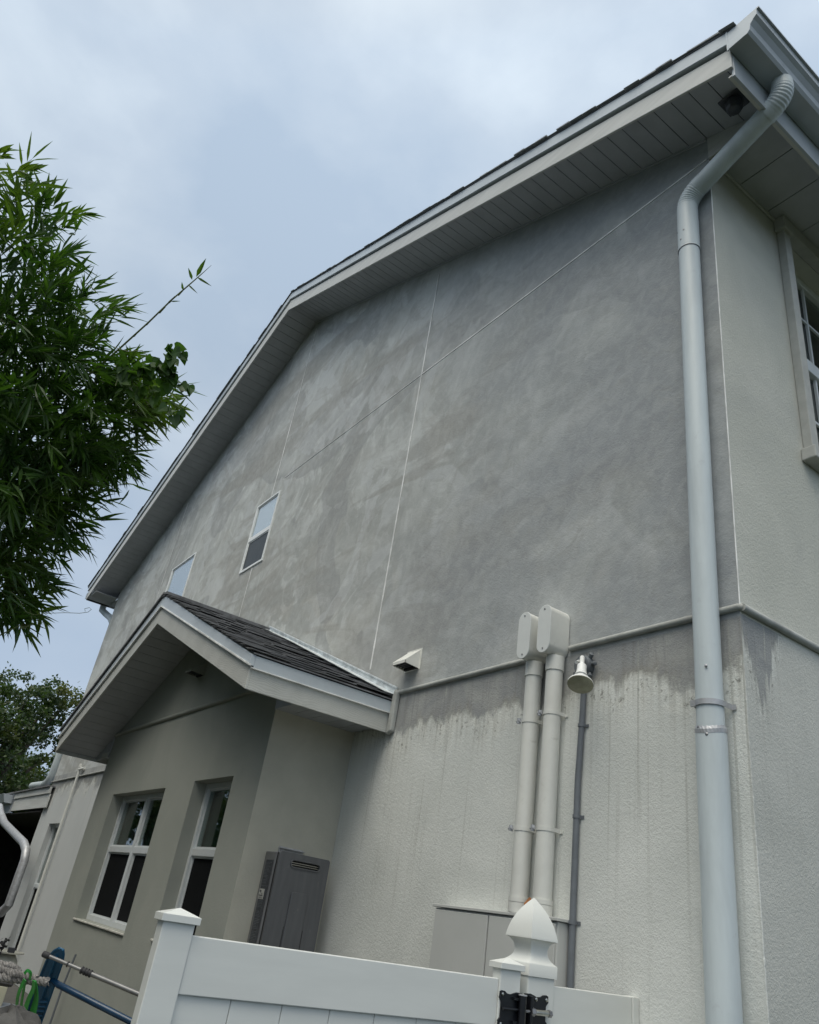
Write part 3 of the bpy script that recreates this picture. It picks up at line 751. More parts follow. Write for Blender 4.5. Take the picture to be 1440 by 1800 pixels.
for (a_, z_) in ((-2.3, 1.219), (-1.25, 1.052), (-1.9, 1.092), (-1.1, 1.40), (-2.6, 4.57), (-1.75, 4.58), (-2.4, 4.70), (-1.4, 4.66)):
    d_ = Vector((math.cos(a_), math.sin(a_), 0)); sc_.lathe([(0.0075, 0), (0.0075, 0.003), (0.004, 0.005)], Vector((xc, yc, z_)) + d_ * (rr + 0.001), d_, 10)
each(sc_, 'screw', 'screw', D)
rg = MB()
rg.tube([(xc, yc, 4.500), (xc, yc, 4.503)], rr + 0.0045, 28); rg.build('seam_ring', 'strap_metal', D)

# ------------------------------------------------------------------ bay (child of the house)
BX0, BX1, BY = -8.535, -3.772, -0.79
BR = -6.175
def bf(x): return 2.560 - 0.393 * abs(x - BR)       # bay fascia bottom
def bs(x): return 2.620 - 0.400 * abs(x - BR)       # soffit at the wall
B1 = (-7.79, -5.975, -0.40, 0.915); B2 = (-5.205, -4.31, -0.37, 0.943)
bw_ = plane_wall('bay_wall', 'bay_stucco', [(BX0, BY, G), (BX1, BY, G), (BX1, BY, bs(BX1) + 0.06), (BR, BY, bs(BR) + 0.06), (BX0, BY, bs(BX0) + 0.06)], [B1, B2], (0, -1, 0), 0.2, H)
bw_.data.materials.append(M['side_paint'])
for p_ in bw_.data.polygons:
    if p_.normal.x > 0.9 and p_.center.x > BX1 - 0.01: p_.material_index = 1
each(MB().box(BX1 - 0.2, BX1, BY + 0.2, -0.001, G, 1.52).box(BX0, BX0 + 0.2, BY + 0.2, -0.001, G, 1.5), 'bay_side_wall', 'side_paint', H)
sash_window('window', *B1, BY + 0.155, fw=0.05, rail=0.335, mull=-6.88, upper='curtain', lower='screen')
sash_window('window', *B2, BY + 0.155, fw=0.05, rail=0.345, upper='curtain', lower='screen')
each(MB().box(B1[0] - .0, B1[1], BY - 0.018, BY + 0.12, -0.418, -0.401).box(B2[0], B2[1], BY - 0.018, BY + 0.12, -0.388, -0.371), 'window_ledge', 'sill_paint', H, bevel=0.004)
MB().tube([(-8.56, BY - 0.008, 1.685), (BX1 + 0.0, BY - 0.008, 1.69)], 0.022, 10).build('bay_moulding', 'bay_stucco', H, smooth=True)
BF = -1.31           # bay rake fascia plane
BE0, BE1 = -9.16, -3.205
f = MB()
f.slope(BR, bf(BR), bf(BR) + 0.205, BE1, bf(BE1) - 0.0, bf(BE1) + 0.175, BF - 0.022, BF)
f.slope(BE0, bf(BE0), bf(BE0) + 0.175, BR, bf(BR), bf(BR) + 0.205, BF - 0.022, BF)
f.box(BE1 - 0.022, BE1, BF, -0.002, bf(BE1), bf(BE1) + 0.16).box(BE0, BE0 + 0.022, BF, -0.002, bf(BE0), bf(BE0) + 0.16)
f.build('bay_fascia', 'grain_board', H, bevel=0.003)
t = MB(); k = 0.016
t.slope(BR, bf(BR) + 0.207, bf(BR) + 0.332, BE1 + k, bf(BE1 + k) + 0.182, bf(BE1 + k) + 0.268, BF - 0.04, BF)
t.slope(BE0 - k, bf(BE0 - k) + 0.182, bf(BE0 - k) + 0.268, BR, bf(BR) + 0.207, bf(BR) + 0.332, BF - 0.04, BF)
t.box(BE1 + 0.001, BE1 + 0.018, BF + 0.001, -0.002, bf(BE1) + 0.163, bf(BE1) + 0.258).box(BE0 - 0.018, BE0 - 0.001, BF + 0.001, -0.002, bf(BE0) + 0.163, bf(BE0) + 0.258)
t.build('bay_trim', 'trim_metal', H, bevel=0.002)
lip = MB()
lip.slope(BR, bf(BR) + 0.196, bf(BR) + 0.210, BE1 + 0.02, bf(BE1) + 0.172, bf(BE1) + 0.186, BF - 0.046, BF - 0.024)
lip.slope(BE0 - 0.02, bf(BE0) + 0.172, bf(BE0) + 0.186, BR, bf(BR) + 0.196, bf(BR) + 0.210, BF - 0.046, BF - 0.024)
lip.box(BE1 + 0.001, BE1 + 0.024, BF - 0.02, -0.002, bf(BE1) + 0.155, bf(BE1) + 0.163)
lip.build('drip_lip', 'bead', H)
# bay roof: shingle courses laid up both slopes
def bz(x): return bf(BR) + 0.335 - 0.4115 * abs(x - BR)
r = MB()
for s_ in (1, -1):
    xe = BE1 + 0.03 if s_ > 0 else BE0 - 0.03
    a_, b_ = (BR, xe) if s_ > 0 else (xe, BR)
    r.slope(a_, bz(a_) - 0.004, bz(a_) + 0.006, b_, bz(b_) - 0.004, bz(b_) + 0.006, BF - 0.03, -0.002)
    n = 23; step = abs(xe - BR) / n
    for k in range(n):
        xo = xe - s_ * step * k; xi = xo - s_ * (step * 1.02)   # butt at xo, tucked in at xi
        y = BF - 0.055 + rnd.uniform(-0.006, 0.004)
        while y < -0.06:
            L = rnd.uniform(0.10, 0.42); y1 = min(y + L, -0.055)
            tk = rnd.choice([0.016, 0.020, 0.026, 0.032]) if s_ > 0 else 0.012; jx = s_ * rnd.uniform(-0.012, 0.006); tilt = rnd.uniform(0, 0.003)
            X0, X1 = (xi, xo + jx) if s_ > 0 else (xo + jx, xi)
            z0, z1 = bz(X0) + 0.0065, bz(X1) + 0.0065
            t0, t1 = (0.004, tk) if s_ > 0 else (tk, 0.004)
            if s_ > 0: z1 += tk - 0.006; t1 = 0.006
            else: z0 += tk - 0.006; t0 = 0.006
            r.hexa([(X0, y, z0), (X1, y, z1), (X1, y1 - .003, z1), (X0, y1 - .003, z0), (X0, y, z0 + t0), (X1, y, z1 + t1 + tilt), (X1, y1 - .003, z1 + t1), (X0, y1 - .003, z0 + t0)])
            y = y1
r.slope(BE0 - 0.03, bz(BE0 - 0.03) + 0.007, bz(BE0 - 0.03) + 0.034, BR, bz(BR) + 0.007, bz(BR) + 0.034, BF - 0.062, BF - 0.02)
r.box(BR - 0.10, BR + 0.10, BF - 0.055, -0.06, bz(BR) - 0.02, bz(BR) + 0.022)
r.build('bay_roof', 'shingle', H)
# step flashing against the grey wall
fl = MB()
def fz(x): return 2.975 - 0.3985 * (x + 6.2)
xs = [-6.20, -5.1, -4.45, -3.9, -3.17]
for i in range(4):
    xa, xb = xs[i], xs[i + 1] + 0.03 * (i < 3); o = 0.003 * (i % 2)
    fl.slope(xa, fz(xa) - 0.115, fz(xa), xb, fz(xb) - 0.115, fz(xb), -0.012 - o, -0.008 - o)
    ya = -0.010 - o
    fl.slope(xa, bz(xa) + 0.048, bz(xa) + 0.052, xb, bz(xb) + 0.048, bz(xb) + 0.052, -0.135 + rnd.uniform(-.015, .015), ya)
fl.slope(-6.20, fz(-6.20) - 0.004, fz(-6.20) + 0.010, -3.17, fz(-3.17) - 0.004, fz(-3.17) + 0.010, -0.026, -0.008)
fl.build('flashing', 'galvanized', H)
MB().prism([(-3.20, -0.002, 1.37), (-3.13, -0.002, 1.40), (-3.12, -0.002, 1.72), (-3.155, -0.002, 1.755), (-3.185, -0.002, 1.70)], (0, -0.045, 0)).build('kickout_patch', 'belt_paint', H, bevel=0.012)
# bay soffits
s_ = MB(); bk = MB()
x = BR + 0.003
while x < BE1 - 0.03:
    x1 = min(x + 0.148, BE1 - 0.024); s_.slope(x, bs(x) - 0.01, bs(x) - 0.002, x1, bs(x1) - 0.01, bs(x1) - 0.002, BF + 0.001, BY - 0.001); x += 0.155
x = BR - 0.003
while x > BE0 + 0.03:
    x1 = max(x - 0.148, BE0 + 0.024); s_.slope(x1, bs(x1) - 0.01, bs(x1) - 0.002, x, bs(x) - 0.01, bs(x) - 0.002, BF + 0.001, BY - 0.001); x -= 0.155
y = BY + 0.004
while y < -0.03:
    y1 = min(y + 0.148, -0.003); s_.box(BX1 + 0.001, BE1 - 0.024, y, y1, 1.452, 1.460); s_.box(BE0 + 0.024, BX0 - 0.001, y, y1, 1.452, 1.460); y += 0.155
s_.prism([(BX1 + 0.001, BY - 0.012, 1.450), (BE1 - 0.024, BY - 0.012, 1.450), (BE1 - 0.024, BY - 0.012, bs(BE1) + 0.02), (BX1 + 0.001, BY - 0.012, bs(BX1))], (0, 0.012, 0))
s_.prism([(BE0 + 0.024, BY - 0.012, 1.40), (BX0 - 0.001, BY - 0.012, 1.40), (BX0 - 0.001, BY - 0.012, bs(BX0)), (BE0 + 0.024, BY - 0.012, bs(BE0) + 0.02)], (0, 0.012, 0))
s_.build('bay_soffit', 'soffit_vinyl', H)
bk.slope(BR, bs(BR) + 0.001, bs(BR) + 0.004, BE1 - 0.024, bs(BE1) + 0.001, bs(BE1) + 0.004, BF + 0.001, BY - 0.001)
bk.slope(BE0 + 0.024, bs(BE0) + 0.001, bs(BE0) + 0.004, BR, bs(BR) + 0.001, bs(BR) + 0.004, BF + 0.001, BY - 0.001)
bk.box(BX1 + 0.001, BE1 - 0.024, BY + 0.002, -0.003, 1.463, 1.466).box(BE0 + 0.024, BX0 - 0.001, BY + 0.002, -0.003, 1.463, 1.466)
bk.build('bay_soffit_backing', 'shadow_gap', H)
MB().box(BX0 - 0.30, BX0 - 0.001, BY - 0.02, BY + 0.002, 1.40, 1.47).build('eave_block', 'fascia_paint', H, bevel=0.004)

# ------------------------------------------------------------------ porch beyond the far corner
Pp = MB()
Pp.hexa([(-18.4, -0.10, 1.34), (-14.9, -0.10, 1.34), (-14.9, -0.06, 1.34), (-18.4, -0.06, 1.34), (-18.4, -0.10, 1.46), (-14.9, -0.10, 1.46), (-14.9, -0.06, 1.46), (-18.4, -0.06, 1.46)])
Pp.slope(-18.4, 1.08, 1.335, -14.9, 1.08, 1.335, -0.07, -0.04)
po = Pp.build('porch_fascia', 'fascia_paint', H, bevel=0.004)
MB().box(-24.1, -14.92, -0.14, 3.5, 1.463, 1.49).build('porch_roof', 'shingle', H)
each(MB().box(-24.0, -15.38, -0.03, 3.4, 1.02, 1.04).box(-24.0, -15.38, 3.1, 3.4, G, 1.02).box(-24.1, -24.0, -0.03, 3.4, G, 1.02), 'porch_wall', 'porch_dark', H)
MB().tube([(-18.6, -0.4, 1.50), (-18.4, -0.4, 1.50), (-18.2, -0.4, 1.3)], 0.07, 12)
pg = MB().prism([(-18.45, -0.10, 1.24), (-18.45, -0.26, 1.24), (-18.45, -0.34, 1.42), (-18.45, -0.10, 1.42)], (-6, 0, 0)).box(-24, -18.46, -0.09, -0.05, 1.04, 1.46)
pg.build('porch_gutter', 'gutter_metal', H)
pd = MB().tube([(-18.2, -0.36, 1.12), (-17.9, -0.34, 0.98), (-17.0, -0.33, 0.76), (-15.2, -0.31, 0.50), (-14.5, -0.3, 0.40), (-14.15, -0.28, 0.28), (-14.05, -0.27, 0.12), (-14.05, -0.27, -0.60), (-14.3, -0.3, -0.75)], 0.075, 12)
pd.build('porch_downspout', 'strap_metal', H, smooth=True)

# white vent pipe on the far wall
vp_ = MB().tube([(-13.22, -0.05, G), (-13.22, -0.05, 1.76)], 0.024, 12).tube([(-13.22, -0.05, 1.74), (-13.22, -0.05, 1.80)], 0.034, 12).tube([(-13.22, -0.06, 1.70), (-13.05, -0.02, 1.72)], 0.024, 10)
tag(vp_.build('vent_pipe', 'conduit_paint', smooth=True), 'thin pale pipe running up the far house wall, left of the bay', 'pipe')

# ------------------------------------------------------------------ fixtures on the wall
# dryer style hoods
def vent_hood(x, y, z, w, label, mat, h=0.135, d=0.15):
    t = thing('wall_vent', label, 'vent', (x, y, z - h / 2))
    s = MB(); x0, x1 = x - w / 2, x + w / 2; yb = y - 0.003
    tk = 0.004
    # sloping top, two cheeks
    s.hexa([(x0, yb, z + h / 2 - tk), (x1, yb, z + h / 2 - tk), (x1, yb - d, z - h * .28 - tk), (x0, yb - d, z - h * .28 - tk), (x0, yb, z + h / 2), (x1, yb, z + h / 2), (x1, yb - d, z - h * .28), (x0, yb - d, z - h * .28)])
    for xx in (x0, x1 - tk):
        s.prism([(xx, yb, z + h / 2 - tk), (xx, yb - d, z - h * .28 - tk), (xx, yb - d, z - h / 2 + .012), (xx, yb, z - h / 2)], (tk, 0, 0))
    s.box(x0, x1, yb - d, yb - d + tk, z - h / 2 + .012, z - h * .28 - tk)
    s.build('hood', mat, t)
    l = MB()
    for k in range(5): l.hexa([(x0 + tk, yb - d + .012 + k * .027, z - h * .42), (x1 - tk, yb - d + .012 + k * .027, z - h * .42), (x1 - tk, yb - d + .018 + k * .027, z - h * .42), (x0 + tk, yb - d + .018 + k * .027, z - h * .42), (x0 + tk, yb - d + .014 + k * .027, z - h * .2), (x1 - tk, yb - d + .014 + k * .027, z - h * .2), (x1 - tk, yb - d + .020 + k * .027, z - h * .2), (x0 + tk, yb - d + .020 + k * .027, z - h * .2)])
    each(l, 'louvre', 'fixture_dark', t)
    MB().box(x0 + tk, x1 - tk, yb - 0.02, yb - 0.002, z - h / 2, z + h / 2 - 0.02).build('throat', 'room_dark', t)
    MB().box(x0 - 0.012, x1 + 0.012, y - 0.003, y + 0.0, z - h / 2 - 0.008, z + h / 2 + 0.012).build('back_plate', mat, t)
    return t
vent_hood(-3.01, 0, 1.985, 0.19, 'small cream hooded vent on the bare grey wall above the moulding', 'hood_paint', h=0.165, d=0.14)
vent_hood(-5.86, BY, 2.13, 0.17, 'small shaded vent hood high on the front of the bay, under its gable', 'bay_stucco')

# two fat conduits with pulling-elbow boxes
def conduit(xc_, ztop, label):
    yc_, r_ = -0.066, 0.054
    t = thing('electrical_conduit', label, 'conduit', (xc_, yc_, 0.18), 'cream conduits running down into the cabinet')
    MB().tube([(xc_, yc_, 0.18), (xc_, yc_, ztop - 0.36)], r_, 24).build('pipe', 'conduit_paint', t, smooth=True)
    MB().tube([(xc_, yc_, ztop - 0.42), (xc_, yc_, ztop - 0.325)], r_ + 0.006, 24).build('collar', 'conduit_paint', t, smooth=True)
    each(MB().tube([(xc_, yc_, 0.182), (xc_, yc_, 0.235)], r_ + 0.006, 24).tube([(xc_, yc_, 0.238), (xc_, yc_, 0.262)], r_ + 0.006, 24), 'base_collar', 'conduit_paint', t, smooth=True)
    w = 0.056; zt, zb = ztop - w, ztop - 0.325 + w
    def oval(y, s=1.0, n=12):
        P = []
        for i in range(n + 1): a_ = PI * i / n; P.append((xc_ + w * s * math.cos(a_), y, zt + w * s * math.sin(a_)))
        for i in range(n + 1): a_ = PI + PI * i / n; P.append((xc_ + w * s * math.cos(a_), y, zb + w * s * math.sin(a_)))
        return P
    MB().prism(oval(-0.178), (0, 0.174, 0)).build('box_body', 'conduit_paint', t, smooth=True, bevel=0.004)
    lid = MB().prism(oval(-0.184, 1.045), (0, 0.0065, 0)).build('box_cover', 'conduit_cover', t, smooth=True, bevel=0.002)
    s = MB()
    for zz in (zt + 0.03, zb - 0.03): s.lathe([(0.006, 0), (0.006, 0.003)], (xc_, -0.184, zz), (0, -1, 0), 10)
    each(s, 'screw', 'screw', t)
    for zz in (1.30 - (0.0 if xc_ > -1.4 else 0.03), 0.62):
        st = band(zz, 0.022, r_ + 0.001, -0.004, 0, 'conduit_paint', 'strap', t, x_c=xc_, y_c=yc_, th=0.002, wing=0.02)
        MB().tube([(xc_ - r_ - 0.030, yc_ - 0.04, zz + 0.012), (xc_ - r_ + 0.012, yc_ - 0.052, zz + 0.012)], 0.009, 8).tube([(xc_ - r_ - 0.008, yc_ - 0.046, zz - 0.004), (xc_ - r_ - 0.006, yc_ - 0.046, zz + 0.03)], 0.013, 6).build('bolt', 'strap_metal', st, smooth=True)
    return t
conduit(-1.470, 2.000, 'cream conduit with an oval elbow box, the left and lower of the pair')
conduit(-1.282, 2.008, 'cream conduit with an oval elbow box, the right of the pair, next to the floodlight')
# utility cabinet
cb = thing('utility_cabinet', 'pale grey metal two-door cabinet on the wall behind the fence', 'cabinet', (-1.65, -0.06, -0.85))
MB().box(-2.185, -1.115, -0.105, -0.002, -0.85, 0.160).build('case', 'cabinet_paint', cb, bevel=0.004)
MB().box(-2.200, -1.100, -0.125, -0.002, 0.163, 0.180).build('top_flange', 'cabinet_paint', cb, bevel=0.003)
MB().box(-2.172, -1.668, -0.119, -0.107, -0.84, 0.150).build('door', 'cabinet_paint', cb, bevel=0.003)
MB().box(-1.655, -1.125, -0.119, -0.107, -0.84, 0.150).build('door', 'cabinet_paint', cb, bevel=0.003)
lf = MB().add([(-1.385, -0.10, 0.19), (-1.35, -0.115, 0.185), (-1.33, -0.09, 0.22), (-1.345, -0.085, 0.262), (-1.375, -0.075, 0.27), (-1.40, -0.09, 0.235), (-1.365, -0.10, 0.23)],
              [(0, 1, 6), (1, 2, 6), (2, 3, 6), (3, 4, 6), (4, 5, 6), (5, 0, 6)])
lfo = lf.build('dry_leaf', 'dry_leaf'); sm = lfo.modifiers.new('t', 'SOLIDIFY'); sm.thickness = 0.002
tag(lfo, 'curled brown dead leaf caught between the two conduits above the cabinet', 'leaf')

# floodlight
fl_ = thing('floodlight', 'cone shaped floodlight bulb in a white socket on a round grey box', 'lamp', (-1.06, -0.05, 1.5))
MB().lathe([(0.064, 0), (0.064, 0.045), (0.058, 0.055), (0.02, 0.058)], (-1.065, -0.002, 1.60), (0, -1, 0), 28).build('junction_box', 'grey_box', fl_, smooth=True)
k = MB()
for (dx_, dz_) in ((0.045, 0.045), (0.066, 0.0), (-0.05, -0.03), (0.04, -0.055)):
    k.lathe([(0.014, 0), (0.014, 0.03), (0.008, 0.034)], (-1.065 + dx_, -0.025, 1.60 + dz_), (dx_, -0.02, dz_), 10)
each(k, 'plug', 'grey_box', fl_, smooth=True)
ax_ = Vector((0.27, -0.34, -0.90)).normalized(); c0 = Vector((-0.915, -0.215, 1.405)); s0 = c0 - ax_ * 0.150
each(MB().tube([(-1.06, -0.055, 1.625), (-1.03, -0.085, 1.63), s0 + ax_ * 0.005], 0.015, 10).tube([(-1.075, -0.06, 1.62), (-1.06, -0.10, 1.60)], 0.012, 8), 'swivel_arm', 'lamp_white', fl_, smooth=True)
MB().lathe([(0.020, -0.008), (0.028, 0.0), (0.029, 0.04), (0.033, 0.065), (0.038, 0.078), (0.038, 0.082)], s0, ax_, 24).build('socket', 'lamp_white', fl_, smooth=True)
MB().lathe([(0.020, 0.076), (0.034, 0.092), (0.060, 0.122), (0.076, 0.142), (0.077, 0.150)], s0, ax_, 32).build('bulb', 'lamp_white', fl_, smooth=True)
MB().lathe([(0.0765, 0.149), (0.0755, 0.153), (0.055, 0.160), (0.025, 0.164), (0.001, 0.165)], s0, ax_, 32).build('lens', 'lamp_glass', fl_, smooth=True)

gc = thing('grey_conduit', 'thin dark grey conduit running down the wall from under the floodlight', 'conduit', (-1.08, -0.022, G))
MB().tube([(-1.09, -0.022, G), (-1.088, -0.022, 0.9), (-1.07, -0.022, 1.30), (-1.065, -0.022, 1.545)], 0.0185, 14).build('pipe', 'grey_pvc', gc, smooth=True)
for zz, xx in ((1.22, -1.074), (0.70, -1.089), (0.16, -1.090)):
    band(zz, 0.018, 0.0192, -0.002, 0, 'grey_pvc', 'strap', gc, x_c=xx, y_c=-0.022, th=0.003, wing=0.022)

# security light under the soffit corner
sf = thing('soffit_light', 'dark square light fixture tucked under the roof corner', 'lamp', (0.36, -0.22, 5.44))
zz = zw(0.36)
MB().box(0.28, 0.44, -0.30, -0.14, zz - 0.04, zz - 0.026).build('base', 'fixture_dark', sf, bevel=0.012)
MB().lathe([(0.065, 0), (0.060, 0.06), (0.045, 0.085), (0.01, 0.09)], (0.36, -0.22, zz - 0.04), (0, 0, -1), 8).build('housing', 'fixture_dark', sf, bevel=0.006)

# tankless heater
wh = thing('water_heater', 'dark grey metal tankless water heater on the side wall of the bay', 'water heater', (-3.65, -0.37, -0.30))
hx0, hx1, hy0, hy1, hz0, hz1 = -3.770, -3.555, -0.600, -0.145, -0.32, 0.395
MB().box(hx0 + 0.002, hx1 - 0.035, hy0, hy1, hz0, hz1 - 0.01).build('casing', 'heater_side', wh, bevel=0.006)
MB().box(hx1 - 0.035, hx1 - 0.006, hy0 + 0.012, hy1 - 0.006, hz0 + 0.01, hz1 - 0.012).build('seam', 'heater_dark', wh)
def rrect(y0, y1, z0, z1, r_, x, n=5):
    P = []
    for (cy, cz, a0_) in ((y1 - r_, z1 - r_, 0), (y0 + r_, z1 - r_, PI / 2), (y0 + r_, z0 + r_, PI), (y1 - r_, z0 + r_, 1.5 * PI)):
        for i in range(n + 1): a_ = a0_ + PI / 2 * i / n; P.append((x, cy + r_ * math.cos(a_), cz + r_ * math.sin(a_)))
    return P
def ring(outer, inner, d):
    n = len(outer); o = [Vector(p_) for p_ in outer]; i_ = [Vector(p_) for p_ in inner]; d = Vector(d)
    vs = o + i_ + [p_ + d for p_ in o] + [p_ + d for p_ in i_]; fs = []
    for k in range(n):
        k2 = (k + 1) % n
        fs += [(k, k2, n + k2, n + k), (2 * n + k, 3 * n + k, 3 * n + k2, 2 * n + k2), (k, 2 * n + k, 2 * n + k2, k2), (n + k, n + k2, 3 * n + k2, 3 * n + k)]
    return MB().add(vs, fs)
# front cover with the exhaust slot cut through
so1 = rrect(-0.480, -0.232, 0.302, 0.345, 0.02, hx1 - 0.006)
ou1 = rrect(hy0 + 0.004, hy1, hz0, hz1, 0.02, hx1 - 0.006)
ring(ou1, so1, (0.020, 0, 0)).build('front_cover', 'heater_case', wh, bevel=0.004)
sl_ = MB()
for q in (0.316, 0.3305): sl_.box(hx1 - 0.002, hx1 + 0.008, -0.478, -0.234, q - 0.002, q + 0.001)
each(sl_, 'louvre', 'steel', wh)
ring(rrect(-0.490, -0.225, 0.293, 0.354, 0.028, hx1 + 0.014), rrect(-0.480, -0.232, 0.302, 0.345, 0.02, hx1 + 0.014), (0.008, 0, 0)).build('exhaust_rim', 'heater_case', wh, bevel=0.002)
MB().prism(rrect(-0.435, -0.285, hz0 + 0.005, 0.135, 0.025, hx1 + 0.0143), (0.009, 0, 0)).build('raised_panel', 'heater_case', wh, bevel=0.004)
each(MB().box(hx1 + 0.0143, hx1 + 0.0155, -0.444, -0.440, hz0 + 0.01, -0.10).box(hx1 + 0.0143, hx1 + 0.0155, -0.281, -0.276, hz0 + 0.01, -0.11), 'panel_slot', 'heater_dark', wh)
MB().box(hx0 + 0.045, hx0 + 0.165, hy0 - 0.003, hy0 - 0.0005, -0.31, 0.325).build('warning_plate', 'label_dark', wh)
tx = MB()
for k in range(60):
    zz = 0.305 - k * 0.0102
    if 0.05 < zz < 0.125: continue
    if rnd.random() < 0.15: continue
    tx.box(hx0 + 0.055, hx0 + 0.055 + rnd.uniform(0.04, 0.095), hy0 - 0.0042, hy0 - 0.0032, zz, zz + 0.0028)
each(tx, 'text_line', 'grey_box', wh)
MB().box(hx0 + 0.045, hx0 + 0.125, hy0 - 0.0065, hy0 - 0.0043, 0.052, 0.122).build('paper_label', 'label_paper', wh)
tx = MB()
for (u0, u1, w0, w1) in ((.055, .068, .100, .112), (.072, .078, .092, .112), (.085, .105, .088, .091), (.055, .062, .072, .084), (.066, .080, .074, .078), (.084, .092, .070, .086), (.096, .112, .074, .080), (.055, .115, .058, .060), (.055, .105, .0635, .065)):
    tx.box(hx0 + u0, hx0 + u1, hy0 - 0.0078, hy0 - 0.0067, w0, w1)
tx.build('label_print', 'label_dark', wh)
MB().box(hx0 + 0.001, hx0 + 0.012, -0.50, -0.28, hz1 - 0.012, hz1 + 0.045).box(hx0 + 0.012, hx0 + 0.05, -0.50, -0.28, hz1 + 0.030, hz1 + 0.034).build('hanging_bracket', 'strap_metal', wh)

# ------------------------------------------------------------------ vinyl fence
GX = -0.665
gt = thing('gate', 'white vinyl gate with a wide top rail, hinged to the finial post', 'gate', (GX, -1.6, G))
def flatcap(y0, y1, x0, x1, z, parent, h=0.022, e=0.012):
    s = MB(); a0_, a1_, b0_, b1_ = x0 - e, x1 + e, y0 - e, y1 + e; cx, cy = (a0_ + a1_) / 2, (b0_ + b1_) / 2
    s.box(a0_, a1_, b0_, b1_, z - h, z)
    s.add([(a0_, b0_, z), (a1_, b0_, z), (a1_, b1_, z), (a0_, b1_, z), (cx, cy, z + 0.022)], [(0, 1, 4), (1, 2, 4), (2, 3, 4), (3, 0, 4)])
    return s.build('cap', 'vinyl', parent, bevel=0.0015)
x0s, x1s = GX - 0.05, GX + 0.004
st1 = MB().box(x0s, x1s, -2.424, -2.309, G + 0.08, -0.082).build('stile', 'vinyl', gt, bevel=0.004)
flatcap(-2.424, -2.309, x0s, x1s, -0.064, st1)
st2 = MB().box(x0s, x1s, -0.900, -0.782, G + 0.08, -0.076).build('stile', 'vinyl', gt, bevel=0.004)
flatcap(-0.900, -0.782, x0s, x1s, -0.058, st2)
MB().box(GX - 0.042, GX - 0.004, -2.308, -0.901, -0.290, -0.118).build('top_rail', 'vinyl', gt, bevel=0.003)
MB().box(GX - 0.042, GX - 0.004, -2.308, -0.901, G + 0.1, G + 0.25).build('bottom_rail', 'vinyl', gt, bevel=0.003)
y = -2.307
bd = MB()
while y < -0.92:
    y1 = min(y + 0.2005, -0.902); bd.box(GX - 0.034, GX - 0.016, y + 0.0012, y1 - 0.0012, G + 0.251, -0.2905); y = y1
bd.build('boards', 'vinyl', gt, bevel=0.0025)
# hinge
hg = MB()
def scallop(y0, y1, z0, z1, x, m, left=True):
    P = []
    zm = (z0 + z1) / 2; w = y1 - y0; h = z1 - z0
    pts = [(0.02, 0.86), (0.02, 0.97), (0.10, 1.0), (0.24, 0.99), (0.34, 0.93), (0.50, 0.92), (0.62, 0.955), (0.75, 0.99), (1.0, 0.985)]
    up = [(y0 + w * a_, z0 + h * b_) for a_, b_ in pts]
    dn = [(y0 + w * a_, z0 + h * (1 - b_)) for a_, b_ in reversed(pts)]
    side = [(y0 + w * 0.0, z0 + h * 0.20), (y0 + w * 0.10, z0 + h * 0.30), (y0 + w * 0.10, z0 + h * 0.70), (y0 + w * 0.0, z0 + h * 0.80)]
    L = up + dn + side
    if not left: L = [(y1 + y0 - a_, b_) for a_, b_ in L]
    return m.prism([(x, a_, b_) for a_, b_ in L], (0.006, 0, 0))
scallop(-0.905, -0.775, -0.292, -0.158, x1s + 0.001, hg)
ho = hg.build('hinge', 'hinge_black', gt, bevel=0.0015)
each(MB().tube([(x1s + 0.022, -0.785, -0.285), (x1s + 0.022, -0.785, -0.168)], 0.017, 16).box(x1s + 0.006, x1s + 0.020, -0.83, -0.79, -0.272, -0.262).box(x1s + 0.006, x1s + 0.020, -0.83, -0.79, -0.188, -0.178), 'barrel', 'hinge_black', ho, smooth=True)
MB().tube([(x1s + 0.022, -0.785, -0.168), (x1s + 0.022, -0.785, -0.163)], 0.019, 16).build('barrel_cap', 'strap_metal', ho, smooth=True)
s = MB()
for yy, zz in ((-0.888, -0.172), (-0.888, -0.278)): s.lathe([(0.007, 0), (0.007, 0.003), (0.004, 0.005)], (x1s + 0.007, yy, zz), (1, 0, 0), 10)
each(s, 'bolt_head', 'steel', ho, smooth=True)
MB().tube([(x1s + 0.014, -0.888, -0.222), (x1s + 0.014, -0.80, -0.222)], 0.006, 8).build('tension_pin', 'hinge_black', ho, smooth=True)

pt = thing('fence_post', 'square white vinyl fence post topped by a tall pointed gothic finial', 'fence post', (GX - 0.07, -0.65, G))
px0, px1, py0, py1 = GX - 0.155, GX + 0.002, -0.736, -0.572
MB().box(px0, px1, py0, py1, G, -0.09).build('post', 'vinyl', pt, bevel=0.006)
fc = MB(); cx, cy = (px0 + px1) / 2, (py0 + py1) / 2; hw = 0.086
prof = [(hw, -0.092), (hw, -0.046), (0.083, -0.042), (0.070, -0.032), (0.0585, -0.018), (0.053, -0.002), (0.053, 0.015), (0.058, 0.032), (0.069, 0.045), (0.084, 0.052), (0.084, 0.056), (0.079, 0.080), (0.071, 0.108), (0.059, 0.138), (0.044, 0.166), (0.026, 0.192), (0.009, 0.213), (0.001, 0.222)]
def cr4(p0, p1, p2, p3, t): return 0.5 * (2 * p1 + (p2 - p0) * t + (2 * p0 - 5 * p1 + 4 * p2 - p3) * t * t + (3 * p1 - p0 - 3 * p2 + p3) * t ** 3)
cur = prof[2:10]; top_c = prof[10:]; fine = prof[:2]
